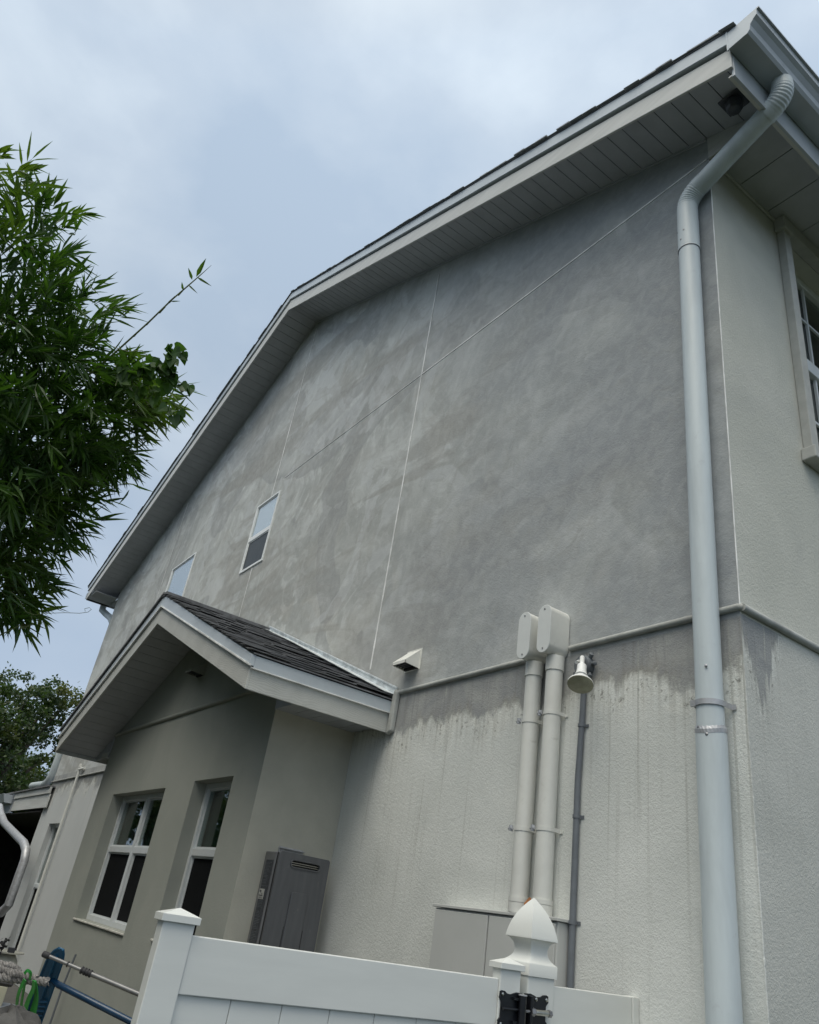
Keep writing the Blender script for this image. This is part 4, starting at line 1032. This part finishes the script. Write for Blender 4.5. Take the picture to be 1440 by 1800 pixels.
for seg_ in (cur, top_c):
    for i in range(len(seg_) - 1):
        q = [seg_[max(i - 1, 0)], seg_[i], seg_[i + 1], seg_[min(i + 2, len(seg_) - 1)]]
        for t in (0, .34, .67): fine.append((cr4(*[p_[0] for p_ in q], t), cr4(*[p_[1] for p_ in q], t)))
    fine.append(seg_[-1])
prof = fine
vs = []; fs = []
for w, z in prof: vs += [(cx - w, cy - w, z), (cx + w, cy - w, z), (cx + w, cy + w, z), (cx - w, cy + w, z)]
for i in range(len(prof) - 1):
    for k in range(4): fs.append((i * 4 + k, i * 4 + (k + 1) % 4, (i + 1) * 4 + (k + 1) % 4, (i + 1) * 4 + k))
fs += [(3, 2, 1, 0), tuple(range(len(vs) - 4, len(vs)))]
fn = fc.add(vs, fs).build('finial', 'vinyl', pt, smooth=True)
hp = MB(); scallop(-0.757, -0.612, -0.292, -0.156, px1 + 0.001, hp, left=False)
hpo = hp.build('hinge_plate', 'hinge_black', pt, bevel=0.0015)
s = MB()
for yy, zz in ((-0.690, -0.176), (-0.628, -0.174), (-0.632, -0.276), (-0.70, -0.278)): s.lathe([(0.0075, 0), (0.0075, 0.003), (0.004, 0.005)], (px1 + 0.007, yy, zz), (1, 0, 0), 10)
each(s, 'bolt_head', 'steel', hpo, smooth=True)
MB().tube([(px1 + 0.022, -0.708, -0.222), (px1 + 0.022, -0.630, -0.222)], 0.012, 16).build('bolt_sleeve', 'steel', hpo, smooth=True)
each(MB().tube([(px1 + 0.022, -0.733, -0.222), (px1 + 0.022, -0.712, -0.222)], 0.0165, 6).tube([(px1 + 0.022, -0.628, -0.222), (px1 + 0.022, -0.612, -0.222)], 0.0145, 6).tube([(px1 + 0.022, -0.78, -0.222), (px1 + 0.022, -0.61, -0.222)], 0.006, 8), 'nut', 'screw', hpo, smooth=True)
MB().box(px1 + 0.006, px1 + 0.03, -0.740, -0.725, -0.285, -0.165).build('hinge_leaf', 'hinge_black', hpo, bevel=0.002)

pn = thing('vinyl_fence', 'short white vinyl fence panel between the finial post and the house wall', 'fence', (GX, -0.3, G))
MB().box(GX - 0.042, GX - 0.004, -0.571, -0.046, -0.290, -0.118).build('top_rail', 'vinyl', pn, bevel=0.003)
MB().box(GX - 0.042, GX - 0.004, -0.571, -0.046, G + 0.1, G + 0.25).build('bottom_rail', 'vinyl', pn, bevel=0.003)
y = -0.570; bd = MB()
while y < -0.06:
    y1 = min(y + 0.175, -0.047); bd.box(GX - 0.034, GX - 0.016, y + 0.0012, y1 - 0.0012, G + 0.251, -0.2905); y = y1
bd.build('boards', 'vinyl', pn, bevel=0.0025)
MB().box(GX - 0.048, GX + 0.004, -0.045, -0.003, G, -0.116).build('wall_channel', 'vinyl', pn, bevel=0.003)

# ------------------------------------------------------------------ tools and clutter behind the gate
C0 = Vector((2.1605, -3.4743, 0))
def at(u, v, t):      # a point of the yard, t metres deep along the view axis
    d = R0 * ((u - 720) / 1337.34) + R1 * ((v - 900) / 1337.34) + R2
    return C0 + d * t
rk = thing('rake', 'blue plastic rake head on a dark blue pole, behind the gate', 'rake', at(90, 1725, 3.15))
hc = at(92, 1722, 3.15)
top_ = at(105, 1667, 3.12); bot_ = at(44, 1840, 3.20)
axr = (top_ - bot_).normalized(); sd = (at(120, 1700, 3.1) - at(95, 1692, 3.1)); sd = (sd - axr * sd.dot(axr)).normalized(); nr = axr.cross(sd)
Lr = (top_ - bot_).length
r_ = MB(); n = 26
loopL = []; loopR = []
for i in range(n + 1):
    u = i / n; c = bot_ + axr * (Lr * u)
    wL = 0.030 + 0.008 * math.sin(u * PI); wR = 0.030
    if u > 0.88: k_ = (1 - u) / 0.12; wL *= math.sqrt(max(0.0, k_)) * 0.9 + 0.05; wR *= math.sqrt(max(0, k_)) * 0.5 + 0.5
    loopL.append(c - sd * wL); loopR.append(c + sd * wR)
lp = loopL + loopR[::-1]
r_.prism(lp, nr * 0.006)
# rims and ribs
for lo_ in (loopL, loopR):
    r_.tube([p_ + nr * 0.0 for p_ in lo_], 0.0055, 6)
for i in range(9):
    u = 0.10 + i * 0.047; c = bot_ + axr * (Lr * u)
    r_.tube([c - sd * 0.004 - nr * 0.008, c + sd * 0.026 + axr * 0.012 - nr * 0.008], 0.004, 6)
r_.tube([bot_ + axr * Lr * 0.5 - nr * 0.006, bot_ + axr * Lr * 0.93 - nr * 0.006], 0.006, 6)
r_.build('rake_head', 'rake_blue', rk, smooth=True)
MB().tube([hc, at(103, 1731, 3.12), at(262, 1812, 3.05)], [0.010, 0.0125, 0.0125], 12).build('pole', 'handle_blue', rk, smooth=True)
pl_ = thing('telescopic_pole', 'grey telescopic pole with a black rubber end lying across the blue rake', 'pole', at(150, 1705, 3.0))
a_, b_ = at(82, 1679, 3.0), at(262, 1755, 2.93)
dv = (b_ - a_)
MB().tube([a_, a_ + dv * 0.36], 0.0068, 12).build('inner_tube', 'pole_grey', pl_, smooth=True)
MB().tube([a_ + dv * 0.34, a_ + dv], 0.0088, 12).build('outer_tube', 'pole_grey', pl_, smooth=True)
MB().tube([a_ - dv * 0.035, a_ - dv * 0.028, a_ + dv * 0.02, a_ + dv * 0.03], [0.010, 0.0115, 0.0115, 0.009], 12).build('end_cap', 'rubber', pl_, smooth=True)
k = MB()
for q in (0.345, 0.375, 0.40, 0.43): k.tube([a_ + dv * q, a_ + dv * (q + 0.012)], 0.0135, 14)
k.tube([a_ + dv * 0.345, a_ + dv * 0.44], 0.0105, 12)
for q in (0.21, 0.905): k.tube([a_ + dv * q, a_ + dv * (q + 0.006)], 0.0108, 12)
each(k, 'locking_collar', 'rubber', pl_, smooth=True)
tag(MB().tube([(-7.20, BY - 0.03, -0.70), (-7.21, BY - 0.06, -1.0), (-7.21, BY - 0.08, G)], 0.011, 8).build('metal_stake', 'grey_pvc', smooth=True), 'thin dark rod standing against the bay wall below its double window', 'rod')

# rope: plaited strands with a frayed tip
rp = MB()
def rope(pts, r0, tw, n=3):
    P = [Vector(p_) for p_ in pts]; Q = []
    for i in range(len(P) - 1):
        for k in range(12): Q.append(P[i].lerp(P[i + 1], k / 12))
    Q.append(P[-1])
    for s_ in range(n):
        L = []
        for i, q in enumerate(Q):
            t = (Q[min(i + 1, len(Q) - 1)] - Q[max(i - 1, 0)]).normalized(); u = t.orthogonal().normalized(); u = Vector((0, 0, 1)).cross(t).normalized(); w = t.cross(u)
            a_ = i * tw + s_ * 2 * PI / n; L.append(q + (u * math.cos(a_) + w * math.sin(a_)) * r0 + Vector((rnd.uniform(-1, 1), rnd.uniform(-1, 1), rnd.uniform(-1, 1))) * 0.0012)
        rp.tube(L, [r0 * rnd.uniform(0.85, 1.1) for _ in L], 7)
tr_ = 2.75
rope([at(-60, 1712, tr_), at(-20, 1716, tr_), at(10, 1719, tr_), at(35, 1722, tr_), at(60, 1724, tr_), at(84, 1726, tr_)], 0.0075, 0.55)
rope([at(-60, 1698, tr_ + .03), at(-10, 1700, tr_ + .03), at(10, 1706, tr_ + .02), at(25, 1712, tr_), at(45, 1716, tr_), at(66, 1720, tr_)], 0.0065, 0.6)
rope([at(-50, 1690, tr_ + .05), at(0, 1694, tr_ + .05), at(20, 1697, tr_ + .04), at(34, 1706, tr_ + .03), at(22, 1711, tr_ + .02)], 0.006, 0.65)
for k in range(16):
    p0 = at(80 + rnd.uniform(-3, 3), 1722 + rnd.uniform(-6, 8), tr_); rp.tube([p0, p0 + Vector((rnd.uniform(-.002, .010), rnd.uniform(.0, .012), rnd.uniform(-.012, .004)))], [0.0035, 0.0012], 5)
tag(rp.build('rope', 'rope', smooth=True), 'thick plaited grey rope with a frayed end, at the left edge', 'rope')
# green straps looped over the rope
gs = MB()
def ribbon(pts, w, nrm):
    P = [Vector(p_) for p_ in pts]; Q = []
    for i in range(len(P) - 1):
        p0 = P[max(i - 1, 0)]; p1 = P[i]; p2 = P[i + 1]; p3 = P[min(i + 2, len(P) - 1)]
        for k in range(6):
            t = k / 6; Q.append(0.5 * ((2 * p1) + (p2 - p0) * t + (2 * p0 - 5 * p1 + 4 * p2 - p3) * t * t + (3 * p1 - p0 - 3 * p2 + p3) * t ** 3))
    Q.append(P[-1]); vs = []; fs = []
    for i, q in enumerate(Q):
        t = (Q[min(i + 1, len(Q) - 1)] - Q[max(i - 1, 0)]).normalized(); s_ = t.cross(nrm).normalized(); ww = w[0] + (w[1] - w[0]) * i / (len(Q) - 1)
        tn = nrm * 0.0012
        vs += [q - s_ * ww - tn, q + s_ * ww - tn, q + s_ * ww + tn, q - s_ * ww + tn]
    for i in range(len(Q) - 1):
        for k in range(4): fs.append((i * 4 + k, i * 4 + (k + 1) % 4, (i + 1) * 4 + (k + 1) % 4, (i + 1) * 4 + k))
    fs += [(3, 2, 1, 0), tuple(range(len(vs) - 4, len(vs)))]
    gs.add(vs, fs)
vn = (R2 + R0 * 0.5).normalized(); tg = 2.72
ribbon([at(43, 1712, tg), at(48, 1706, tg), at(54, 1711, tg), at(52, 1722, tg)], (0.005, 0.005), (R0 * 0.2 + R1 * 0.8 + R2).normalized())
ribbon([at(44, 1722, tg), at(36, 1738, tg), at(31, 1755, tg), at(30, 1775, tg), at(33, 1810, tg)], (0.007, 0.006), vn)
ribbon([at(45, 1724, tg + .02), at(41, 1745, tg + .02), at(37, 1775, tg + .02), at(38, 1812, tg + .02)], (0.005, 0.006), vn)
ribbon([at(60, 1724, tg), at(58, 1740, tg), at(50, 1758, tg), at(44, 1780, tg), at(42, 1815, tg)], (0.008, 0.010), vn)
ribbon([at(62, 1724, tg + .01), at(64, 1745, tg + .01), at(62, 1765, tg + .01), at(55, 1790, tg + .01), at(50, 1820, tg + .01)], (0.006, 0.020), vn)
tag(gs.build('strap', 'strap_green', smooth=True), 'bright green webbing straps looped over the grey rope', 'strap')
# cream pot with a flat rim and a dark plant
ptg = thing('pot', 'cream glazed pot with a flat rim at the left edge, behind the rope', 'pot', at(0, 1700, 3.6))
pc = at(0, 1696, 3.6)
MB().lathe([(0.05, -0.09), (0.075, -0.06), (0.082, -0.02), (0.072, 0.02), (0.055, 0.045), (0.050, 0.052)], pc, (0, 0, 1), 28).build('bowl', 'pot_cream', ptg, smooth=True)
MB().lathe([(0.05, 0.0), (0.090, 0.004), (0.090, 0.009), (0.05, 0.008)], pc + Vector((0, 0, 0.050)), (0, 0, 1), 28).build('rim', 'pot_cream', ptg, smooth=True)
q = at(20, 1671, 3.5); MB().box(q.x - .014, q.x + .014, q.y - .014, q.y + .014, q.z - .008, q.z + .012).build('clip', 'rubber', ptg, bevel=0.002)
dp = MB(); base = at(3, 1670, 3.55)
for k in range(26):
    p0 = base + Vector((rnd.uniform(-.012, .012), rnd.uniform(-.014, .014), rnd.uniform(0, .05)))
    d_ = Vector((rnd.uniform(-1, 1), rnd.uniform(-1, 1), rnd.uniform(-.2, 1))).normalized() * 0.014; s_ = d_.orthogonal() * 0.5
    dp.add([p0, p0 + d_ * .5 + s_, p0 + d_, p0 + d_ * .5 - s_], [(0, 1, 2, 3)])
dp.tube([base - Vector((0, 0, .04)), base + Vector((0, 0, .05))], 0.003, 5)
tag(dp.build('plant', 'rubber'), 'tiny dark sprig sticking up behind the cream pot', 'plant')
# black bracket on a cream post
bp_ = thing('bracket', 'black clamp on a cream timber post under the rope', 'bracket', at(0, 1730, 2.9))
q0, q1 = at(-25, 1722, 2.9), at(16, 1729, 2.9)
MB().tube([q0, q1, at(22, 1731, 2.9)], [0.013, 0.012, 0.008], 8).build('clamp', 'rubber', bp_, smooth=True)
q = at(-6, 1735, 2.98); MB().box(q.x - .035, q.x + .035, q.y - .035, q.y + .035, G, q.z + 0.01).build('post', 'timber_cream', bp_, bevel=0.004)
# a grey canvas heap at the bottom left
cl = MB(); cc_ = at(-10, 1850, 2.4); n = 20
vs = []; fs = []
for i in range(n + 1):
    for j in range(n * 2):
        th, ph = PI * i / n, PI * j / n
        r1 = 0.155 * (1 + 0.10 * math.sin(3 * ph + 2 * th) + 0.07 * math.sin(7 * th + ph * 2) + 0.04 * math.sin(11 * ph))
        vs.append(cc_ + Vector((r1 * math.sin(th) * math.cos(ph) * 0.9, r1 * math.sin(th) * math.sin(ph), r1 * math.cos(th) * 0.72)))
for i in range(n):
    for j in range(n * 2): fs.append((i * 2 * n + j, i * 2 * n + (j + 1) % (2 * n), (i + 1) * 2 * n + (j + 1) % (2 * n), (i + 1) * 2 * n + j))
cl.add(vs, fs); tag(cl.build('canvas_bag', 'cloth', smooth=True), 'lumpy grey canvas bag in the bottom left corner', 'bag')
c2 = at(5, 1795, 2.95)
tag(MB().lathe([(0.02, -0.18), (0.10, -0.16), (0.105, 0.0), (0.09, 0.035), (0.05, 0.05), (0.002, 0.052)], c2, (0.1, 0.05, 1), 26).build('bucket', 'grey_pvc', smooth=True), 'dark grey rounded bucket between the canvas bag and the post', 'bucket')
tag(MB().box(-1.85, -1.1, -3.3, -2.45, G + 0.86, G + 0.90).box(-1.8, -1.75, -3.25, -3.2, G, G + .86).box(-1.2, -1.15, -3.25, -3.2, G, G + .86).box(-1.8, -1.75, -2.55, -2.5, G, G + .86).box(-1.2, -1.15, -2.55, -2.5, G, G + .86).build('table', 'timber_cream', bevel=0.004), 'small timber table standing low behind the gate', 'table')

# ------------------------------------------------------------------ plants
def leaf(m, p, d, up, L, w, droop=0.15):
    d = d.normalized(); s_ = d.cross(up)
    if s_.length < 1e-3: s_ = d.orthogonal()
    s_.normalize(); nn = s_.cross(d).normalized()
    g_ = Vector((0, 0, -1)) * L * droop
    m1 = p + d * L * 0.28 + g_ * 0.1; m2 = p + d * L * 0.62 + g_ * 0.42; t_ = p + d * L + g_
    f_ = nn * w * 0.25
    m.add([p, m1 - s_ * w * .5 + f_, m1, m1 + s_ * w * .5 + f_, m2 - s_ * w * .38 + f_, m2, m2 + s_ * w * .38 + f_, t_],
          [(0, 2, 1), (0, 3, 2), (1, 2, 5, 4), (2, 3, 6, 5), (4, 5, 7), (5, 6, 7)])
def rv3(a=1.0): return Vector((rnd.gauss(0, a), rnd.gauss(0, a), rnd.gauss(0, a)))
def spray(m, p, d, n, L, w, stem=None):
    d = d.normalized(); ax = (d + rv3(0.2)).normalized(); side = ax.cross(Vector((rnd.uniform(-1, 1), rnd.uniform(-1, 1), rnd.uniform(-1, 1)))).normalized()
    ln = L * 0.55 * n / 7
    if stem is not None: stem.tube([p, p + ax * ln], [0.0022, 0.001], 4, caps=False)
    for k in range(n):
        u = k / max(1, n - 1); q = p + ax * ln * u; sgn = 1 if k % 2 else -1
        sp_ = (1 - u) * 0.95 + 0.12
        dd = ax + side * sgn * sp_ + rv3(0.16)
        leaf(m, q, dd, Vector((0, 0, 1)) + rv3(0.5), L * rnd.uniform(0.65, 1.1), w * rnd.uniform(0.8, 1.15), rnd.uniform(0.0, 0.14))

bam = thing('bamboo', 'tall clump of dark green bamboo with narrow pointed leaves at the left edge', 'bamboo', (-2.6, -3.75, G))
# crown lobes: centre pixel column/row only fixes where each bough was measured to stand; they are 3-D balls of foliage
lobes = []   # centre, radius vector, sprays
def lobe(u, v, t, ru, rv_, rd, n, lean): lobes.append((at(u, v, t), (ru * t / 1337.34, rv_ * t / 1337.34, rd), n, lean))
lobe(20, 350, 4.4, 100, 62, 0.40, 26, (0.5, 0.6))
lobe(75, 395, 4.5, 70, 62, 0.35, 22, (0.8, 0.4))
lobe(10, 470, 4.4, 105, 80, 0.5, 52, (0.5, 0.4))
lobe(110, 540, 4.5, 100, 64, 0.45, 55, (0.9, 0.3))
lobe(20, 600, 4.5, 150, 90, 0.6, 95, (0.5, 0.2))
lobe(140, 640, 4.6, 105, 55, 0.45, 66, (0.8, 0.1))
lobe(70, 740, 4.5, 175, 85, 0.7, 150, (0.5, -0.1))
lobe(230, 690, 4.7, 78, 52, 0.4, 60, (0.8, -0.1))
lobe(30, 850, 4.5, 165, 80, 0.7, 170, (0.5, -0.4))
lobe(165, 800, 4.6, 75, 42, 0.4, 50, (0.8, -0.5))
lobe(40, 930, 4.5, 105, 60, 0.5, 70, (0.6, -0.5))
lobe(5, 1010, 4.4, 85, 60, 0.45, 46, (0.5, -0.7))
lobe(-5, 285, 4.4, 60, 40, 0.3, 9, (0.5, 0.7))
lobe(5, 1075, 4.4, 45, 45, 0.35, 26, (0.4, -0.8))
lobe(-60, 700, 4.4, 160, 260, 0.9, 150, (0.2, 0))
lm = MB(); twg = MB()
for c, rad_, n, lean in lobes:
    for k in range(n):
        while True:
            q = Vector((rnd.uniform(-1, 1), rnd.uniform(-1, 1), rnd.uniform(-1, 1)))
            if q.length < 1: break
        if q.length < 0.35 and rnd.random() < 0.4: q *= 1.8
        p_ = c + R0 * q.x * rad_[0] + (-R1) * q.y * rad_[1] + R2 * q.z * rad_[2]
        out = R0 * (q.x * 0.7 + lean[0] * 0.7) + (-R1) * (q.y * 0.7 + lean[1] * 0.8) + R2 * (q.z * 0.6) + rv3(0.40) + Vector((0, 0, 0.06))
        spray(lm, p_ - out.normalized() * 0.08, out, rnd.randint(5, 9), rnd.uniform(0.12, 0.21), rnd.uniform(0.016, 0.026), twg if rnd.random() < 0.6 else None)
# dark inner mass of older leaves
for k in range(1500):
    c, rad_, n, lean = rnd.choices(lobes[6:], weights=[l_[2] for l_ in lobes[6:]])[0]
    q = rv3(0.33); p_ = c + R0 * q.x * rad_[0] + (-R1) * q.y * rad_[1] + R2 * (abs(q.z) * rad_[2] + 0.15)
    leaf(lm, p_, rv3(1) + Vector((0.3, 0.2, -0.1)), rv3(1), rnd.uniform(0.12, 0.2), rnd.uniform(0.02, 0.03))
lm.build('foliage', 'bamboo_leaf', bam)
twg.build('twigs', 'culm', bam)['kind'] = 'stuff'
for k in range(7):
    bx = -2.9 + 0.16 * k + rnd.uniform(-.05, .05); by = -3.85 + rnd.uniform(-.25, .15)
    tp = at(rnd.uniform(-60, 60), rnd.uniform(330, 800), 4.6 + rnd.uniform(-.1, .3))
    b0 = Vector((bx, by, G)); P = []
    for i in range(15):
        u = i / 14; P.append(b0.lerp(Vector((bx, by, tp.z * 0.9)), u).lerp(tp, u ** 2.2))
    MB().tube(P, [0.016 * (1 - 0.75 * i / 14) + (0.002 if i % 2 else 0) for i in range(15)], 8).build('culm', 'culm', bam, smooth=True)
# long bare twig reaching out over the yard
tw = MB(); tl = MB()
pts = [at(120, 690, 4.5), at(200, 622, 4.5), at(262, 566, 4.5), at(302, 527, 4.5), at(330, 503, 4.5), at(352, 484, 4.5), at(372, 466, 4.5)]
tw.tube(pts, [0.006, 0.0055, 0.005, 0.0045, 0.004, 0.0028, 0.0008], 6)
for i, (u, v) in enumerate(((240, 586), (262, 566), (285, 545), (302, 527), (318, 514))):
    tw.tube([at(u - 5, v + 5, 4.5), at(u + 6, v - 6, 4.49)], [0.0062, 0.0035], 6)
tw.build('long_twig', 'culm', bam, smooth=True)
for (u, v, u2, v2, w) in ((345, 487, 363, 453, .026), (338, 492, 331, 470, .018), (346, 487, 373, 503, .014), (322, 510, 320, 495, .015), (330, 500, 348, 516, .010), (300, 530, 318, 529, .008)):
    p_, q_ = at(u, v, 4.5), at(u2, v2, 4.47); leaf(tl, p_, q_ - p_, -R2 + rv3(.2), (q_ - p_).length, w, 0.02)
tl.build('twig_leaves', 'bamboo_leaf', bam)

# climbing vine at the tip of the bough
vn_ = thing('climbing_vine', 'broad-leaved vine hanging from the tip of the bamboo', 'vine', at(290, 690, 4.3))
vm = MB(); vs_ = MB()
def heart(m, p, d, up, L):
    d = d.normalized(); s_ = d.cross(up).normalized(); nn = s_.cross(d).normalized()
    out = [(0, 0), (-0.10, .30), (0.05, .46), (0.32, .44), (0.62, .27), (1.0, 0), (0.62, -.27), (0.32, -.44), (0.05, -.46), (-0.10, -.30)]
    vs = [p + d * L * a_ + s_ * L * b_ + nn * L * (0.18 * abs(b_)) + Vector((0, 0, -1)) * L * 0.12 * max(0, a_) ** 2 for a_, b_ in out] + [p + d * L * 0.4]
    m.add(vs, [(i, (i + 1) % 10, 10) for i in range(10)])
for (u0, v0, u1, v1) in ((225, 660, 320, 622), (240, 650, 330, 680), (250, 672, 318, 738), (300, 660, 306, 612), (215, 655, 250, 690), (262, 640, 300, 655), (200, 640, 245, 655)):
    P = [at(u0 + (u1 - u0) * i / 8 + rnd.uniform(-4, 4), v0 + (v1 - v0) * i / 8 + rnd.uniform(-4, 4), 4.28) for i in range(9)]
    vs_.tube(P, 0.0025, 5)
    for q in P[1:]:
        for k in range(2): heart(vm, q + rv3(0.012), rv3(0.8) + Vector((0.3, 0.2, -0.6)), -R2 + rv3(0.5), rnd.uniform(0.045, 0.075))
P = [at(*q, 4.28) for q in ((200, 610), (225, 618), (250, 616), (262, 628), (266, 640))]; vs_.tube(P, 0.002, 5)
vm.build('leaves', 'vine_leaf', vn_); vs_.build('stem', 'culm', vn_, smooth=True)
# a loose tendril with a curl
td = MB()
pts = [at(u, v, 4.0) for u, v in ((20, 1040), (34, 1055), (45, 1075), (60, 1081), (85, 1078), (115, 1077), (140, 1078), (155, 1076), (161, 1071), (157, 1068), (149, 1070), (150, 1075))]
td.tube(pts, 0.0014, 5)
for (u, v, u2, v2) in ((55, 1079, 53, 1069), (55, 1081, 58, 1088)): p_, q_ = at(u, v, 4), at(u2, v2, 4); leaf(td, p_, q_ - p_, -R2, (q_ - p_).length, 0.008)
td.tube([at(-20, 1128, 4), at(5, 1114, 4), at(30, 1102, 4), at(42, 1097, 4)], [0.004, 0.004, 0.003, 0.003], 6)
for k in range(3): p_, q_ = at(34, 1100, 4), at(58 - k * 4, 1098 + k * 3 - 2, 4); leaf(td, p_, q_ - p_, -R2, (q_ - p_).length, 0.02)
tag(td.build('tendril', 'culm'), 'bare curling tendril and broken twig under the bamboo foliage', 'twig')

# trees beyond the far corner
def tree(label, base, height, crown, nl, L, cat='tree', seed=1):
    r = random.Random(seed); t = thing('tree', label, cat, base, 'trees beyond the house'); b = Vector(base)
    tk = MB(); top = b + Vector((0, 0, height * 0.62))
    tk.tube([b, b + Vector((.1, .05, height * .25)), b + Vector((.0, .15, height * .45)), top], [height * .03, height * .024, height * .018, height * .008], 10)
    m = MB()
    for (cx, cy, cz, rx, rz, n) in crown:
        c = b + Vector((cx, cy, cz)); s_ = b + Vector((0, 0, height * r.uniform(.25, .45)))
        tk.tube([s_, s_.lerp(c, .5) + Vector((0, 0, .2)), c], [height * .011, height * .007, height * .002], 6)
        cl_ = [Vector((r.gauss(0, .5), r.gauss(0, .5), r.gauss(0, .5))) for _ in range(max(6, n // 55))]
        for q in cl_:
            if q.length > 1: q.normalize()
            cc = c + Vector((q.x * rx, q.y * rx, q.z * rz))
            for k in range(55):
                p_ = cc + Vector((r.gauss(0, .17), r.gauss(0, .17), r.gauss(0, .13))) * (rx * 0.85)
                d = Vector((r.gauss(0, 1), r.gauss(0, 1), r.gauss(0, .7))).normalized() * L * r.uniform(.6, 1.2); u = d.orthogonal().normalized() * L * 0.28
                u.rotate(Matrix.Rotation(r.uniform(0, 6), 3, d.normalized()))
                m.add([p_, p_ + d * .5 + u, p_ + d, p_ + d * .5 - u], [(0, 1, 2, 3)])
    tk.build('trunk', 'bark', t, smooth=True); m.build('crown', 'tree_leaf', t); return t
def crown_(n, h, r0, k, seed):
    r = random.Random(seed); L = []
    for i in range(n):
        a_ = r.uniform(0, 6.28); u = r.random() ** .5; z = h * r.uniform(.42, .92); rr_ = r0 * u * (1.15 - abs(z / h - .62) * 1.3)
        L.append((math.cos(a_) * rr_, math.sin(a_) * rr_, z, r0 * r.uniform(.28, .42), r0 * r.uniform(.22, .34), k))
    return L
tree('leafy tree at the far left, its olive crown showing above the porch roof', (-23.8, -0.35, G), 6.9, crown_(52, 6.9, 2.3, 560, 5), 0, 0.13, seed=2)
tree('darker tree just behind the bay roof, right of the olive one', (-27.5, 2.3, G), 5.6, crown_(30, 5.6, 2.4, 420, 6), 0, 0.15, seed=3)
tree('broad dark tree standing in the neighbouring yard', (-22.5, -6.0, G), 7.5, crown_(36, 7.5, 2.7, 420, 7), 0, 0.16, seed=4)
tree('bushy tree past the end of the yard', (-17.0, -8.5, G), 7.5, crown_(30, 7.5, 2.6, 420, 8), 0, 0.16, seed=5)

# unseen bamboo, trees and hedge added to shade the yard and reflect in windows
for k, (dx_, dy_, rz) in enumerate(((-2.4, -2.0, 0.6), (-5.0, -2.3, 2.0), (-7.6, -2.6, 3.3))):
    c = bam.copy(); COL.objects.link(c); c.location = bam.location + Vector((dx_, dy_, 0)); c.rotation_euler = (0, 0, rz); del c['label']
    c['label'] = ('unseen bamboo clump added for shade in the boundary row, nearest to the one at the left edge', 'unseen bamboo clump added for shade midway along the boundary row', 'unseen bamboo clump added for shade farthest along the boundary row')[k]
    c['group'] = 'bamboo added along the boundary for shade'
    for ch in bam.children:
        if ch.name.startswith(('long', 'twig')): continue
        d = ch.copy(); COL.objects.link(d); d.parent = c
t0 = tree('tall dense tree in the neighbour\'s yard facing the side of the house', (-5.5, -9.0, G), 9.0, crown_(34, 9.0, 2.9, 500, 9), 0, 0.22, seed=6)  # first of an unseen row, added to screen sky light from the bay
for k, (x_, y_, rz) in enumerate(((-9.6, -9.4, 1.2), (-13.6, -9.8, 2.9), (-1.6, -10.2, 4.1))):
    c = t0.copy(); COL.objects.link(c); c.location = Vector((x_, y_, 0)); c.rotation_euler = (0, 0, rz)
    c['label'] = ('tall dense tree second along the neighbour\'s row', 'tall dense tree at the far end of the neighbour\'s row', 'tall dense tree at the near end of the neighbour\'s row')[k]
    for ch in t0.children:
        d = ch.copy(); COL.objects.link(d); d.parent = c
hd = thing('hedge', 'unseen clipped dark hedge added along the side boundary for shade', 'hedge', (-9, -5.9, G))  # out of view, added to cut low sky light on the bay
m = MB()
for k in range(26000):
    x_ = rnd.uniform(-18, -1.2); y_ = -6.0 + rnd.uniform(-.45, .45); z_ = G + rnd.uniform(0.1, 3.4)
    d = rv3(1).normalized() * rnd.uniform(.09, .16); u = d.orthogonal().normalized() * 0.04; p_ = Vector((x_, y_, z_))
    m.add([p_, p_ + d * .5 + u, p_ + d, p_ + d * .5 - u], [(0, 1, 2, 3)])
m.build('leaves', 'tree_leaf', hd)
MB().box(-18, -1.2, -6.2, -5.8, G, 1.5).build('blocking_core', 'tree_leaf', hd)
for o in bpy.data.objects:
    if '_org' in o: del o['_org']
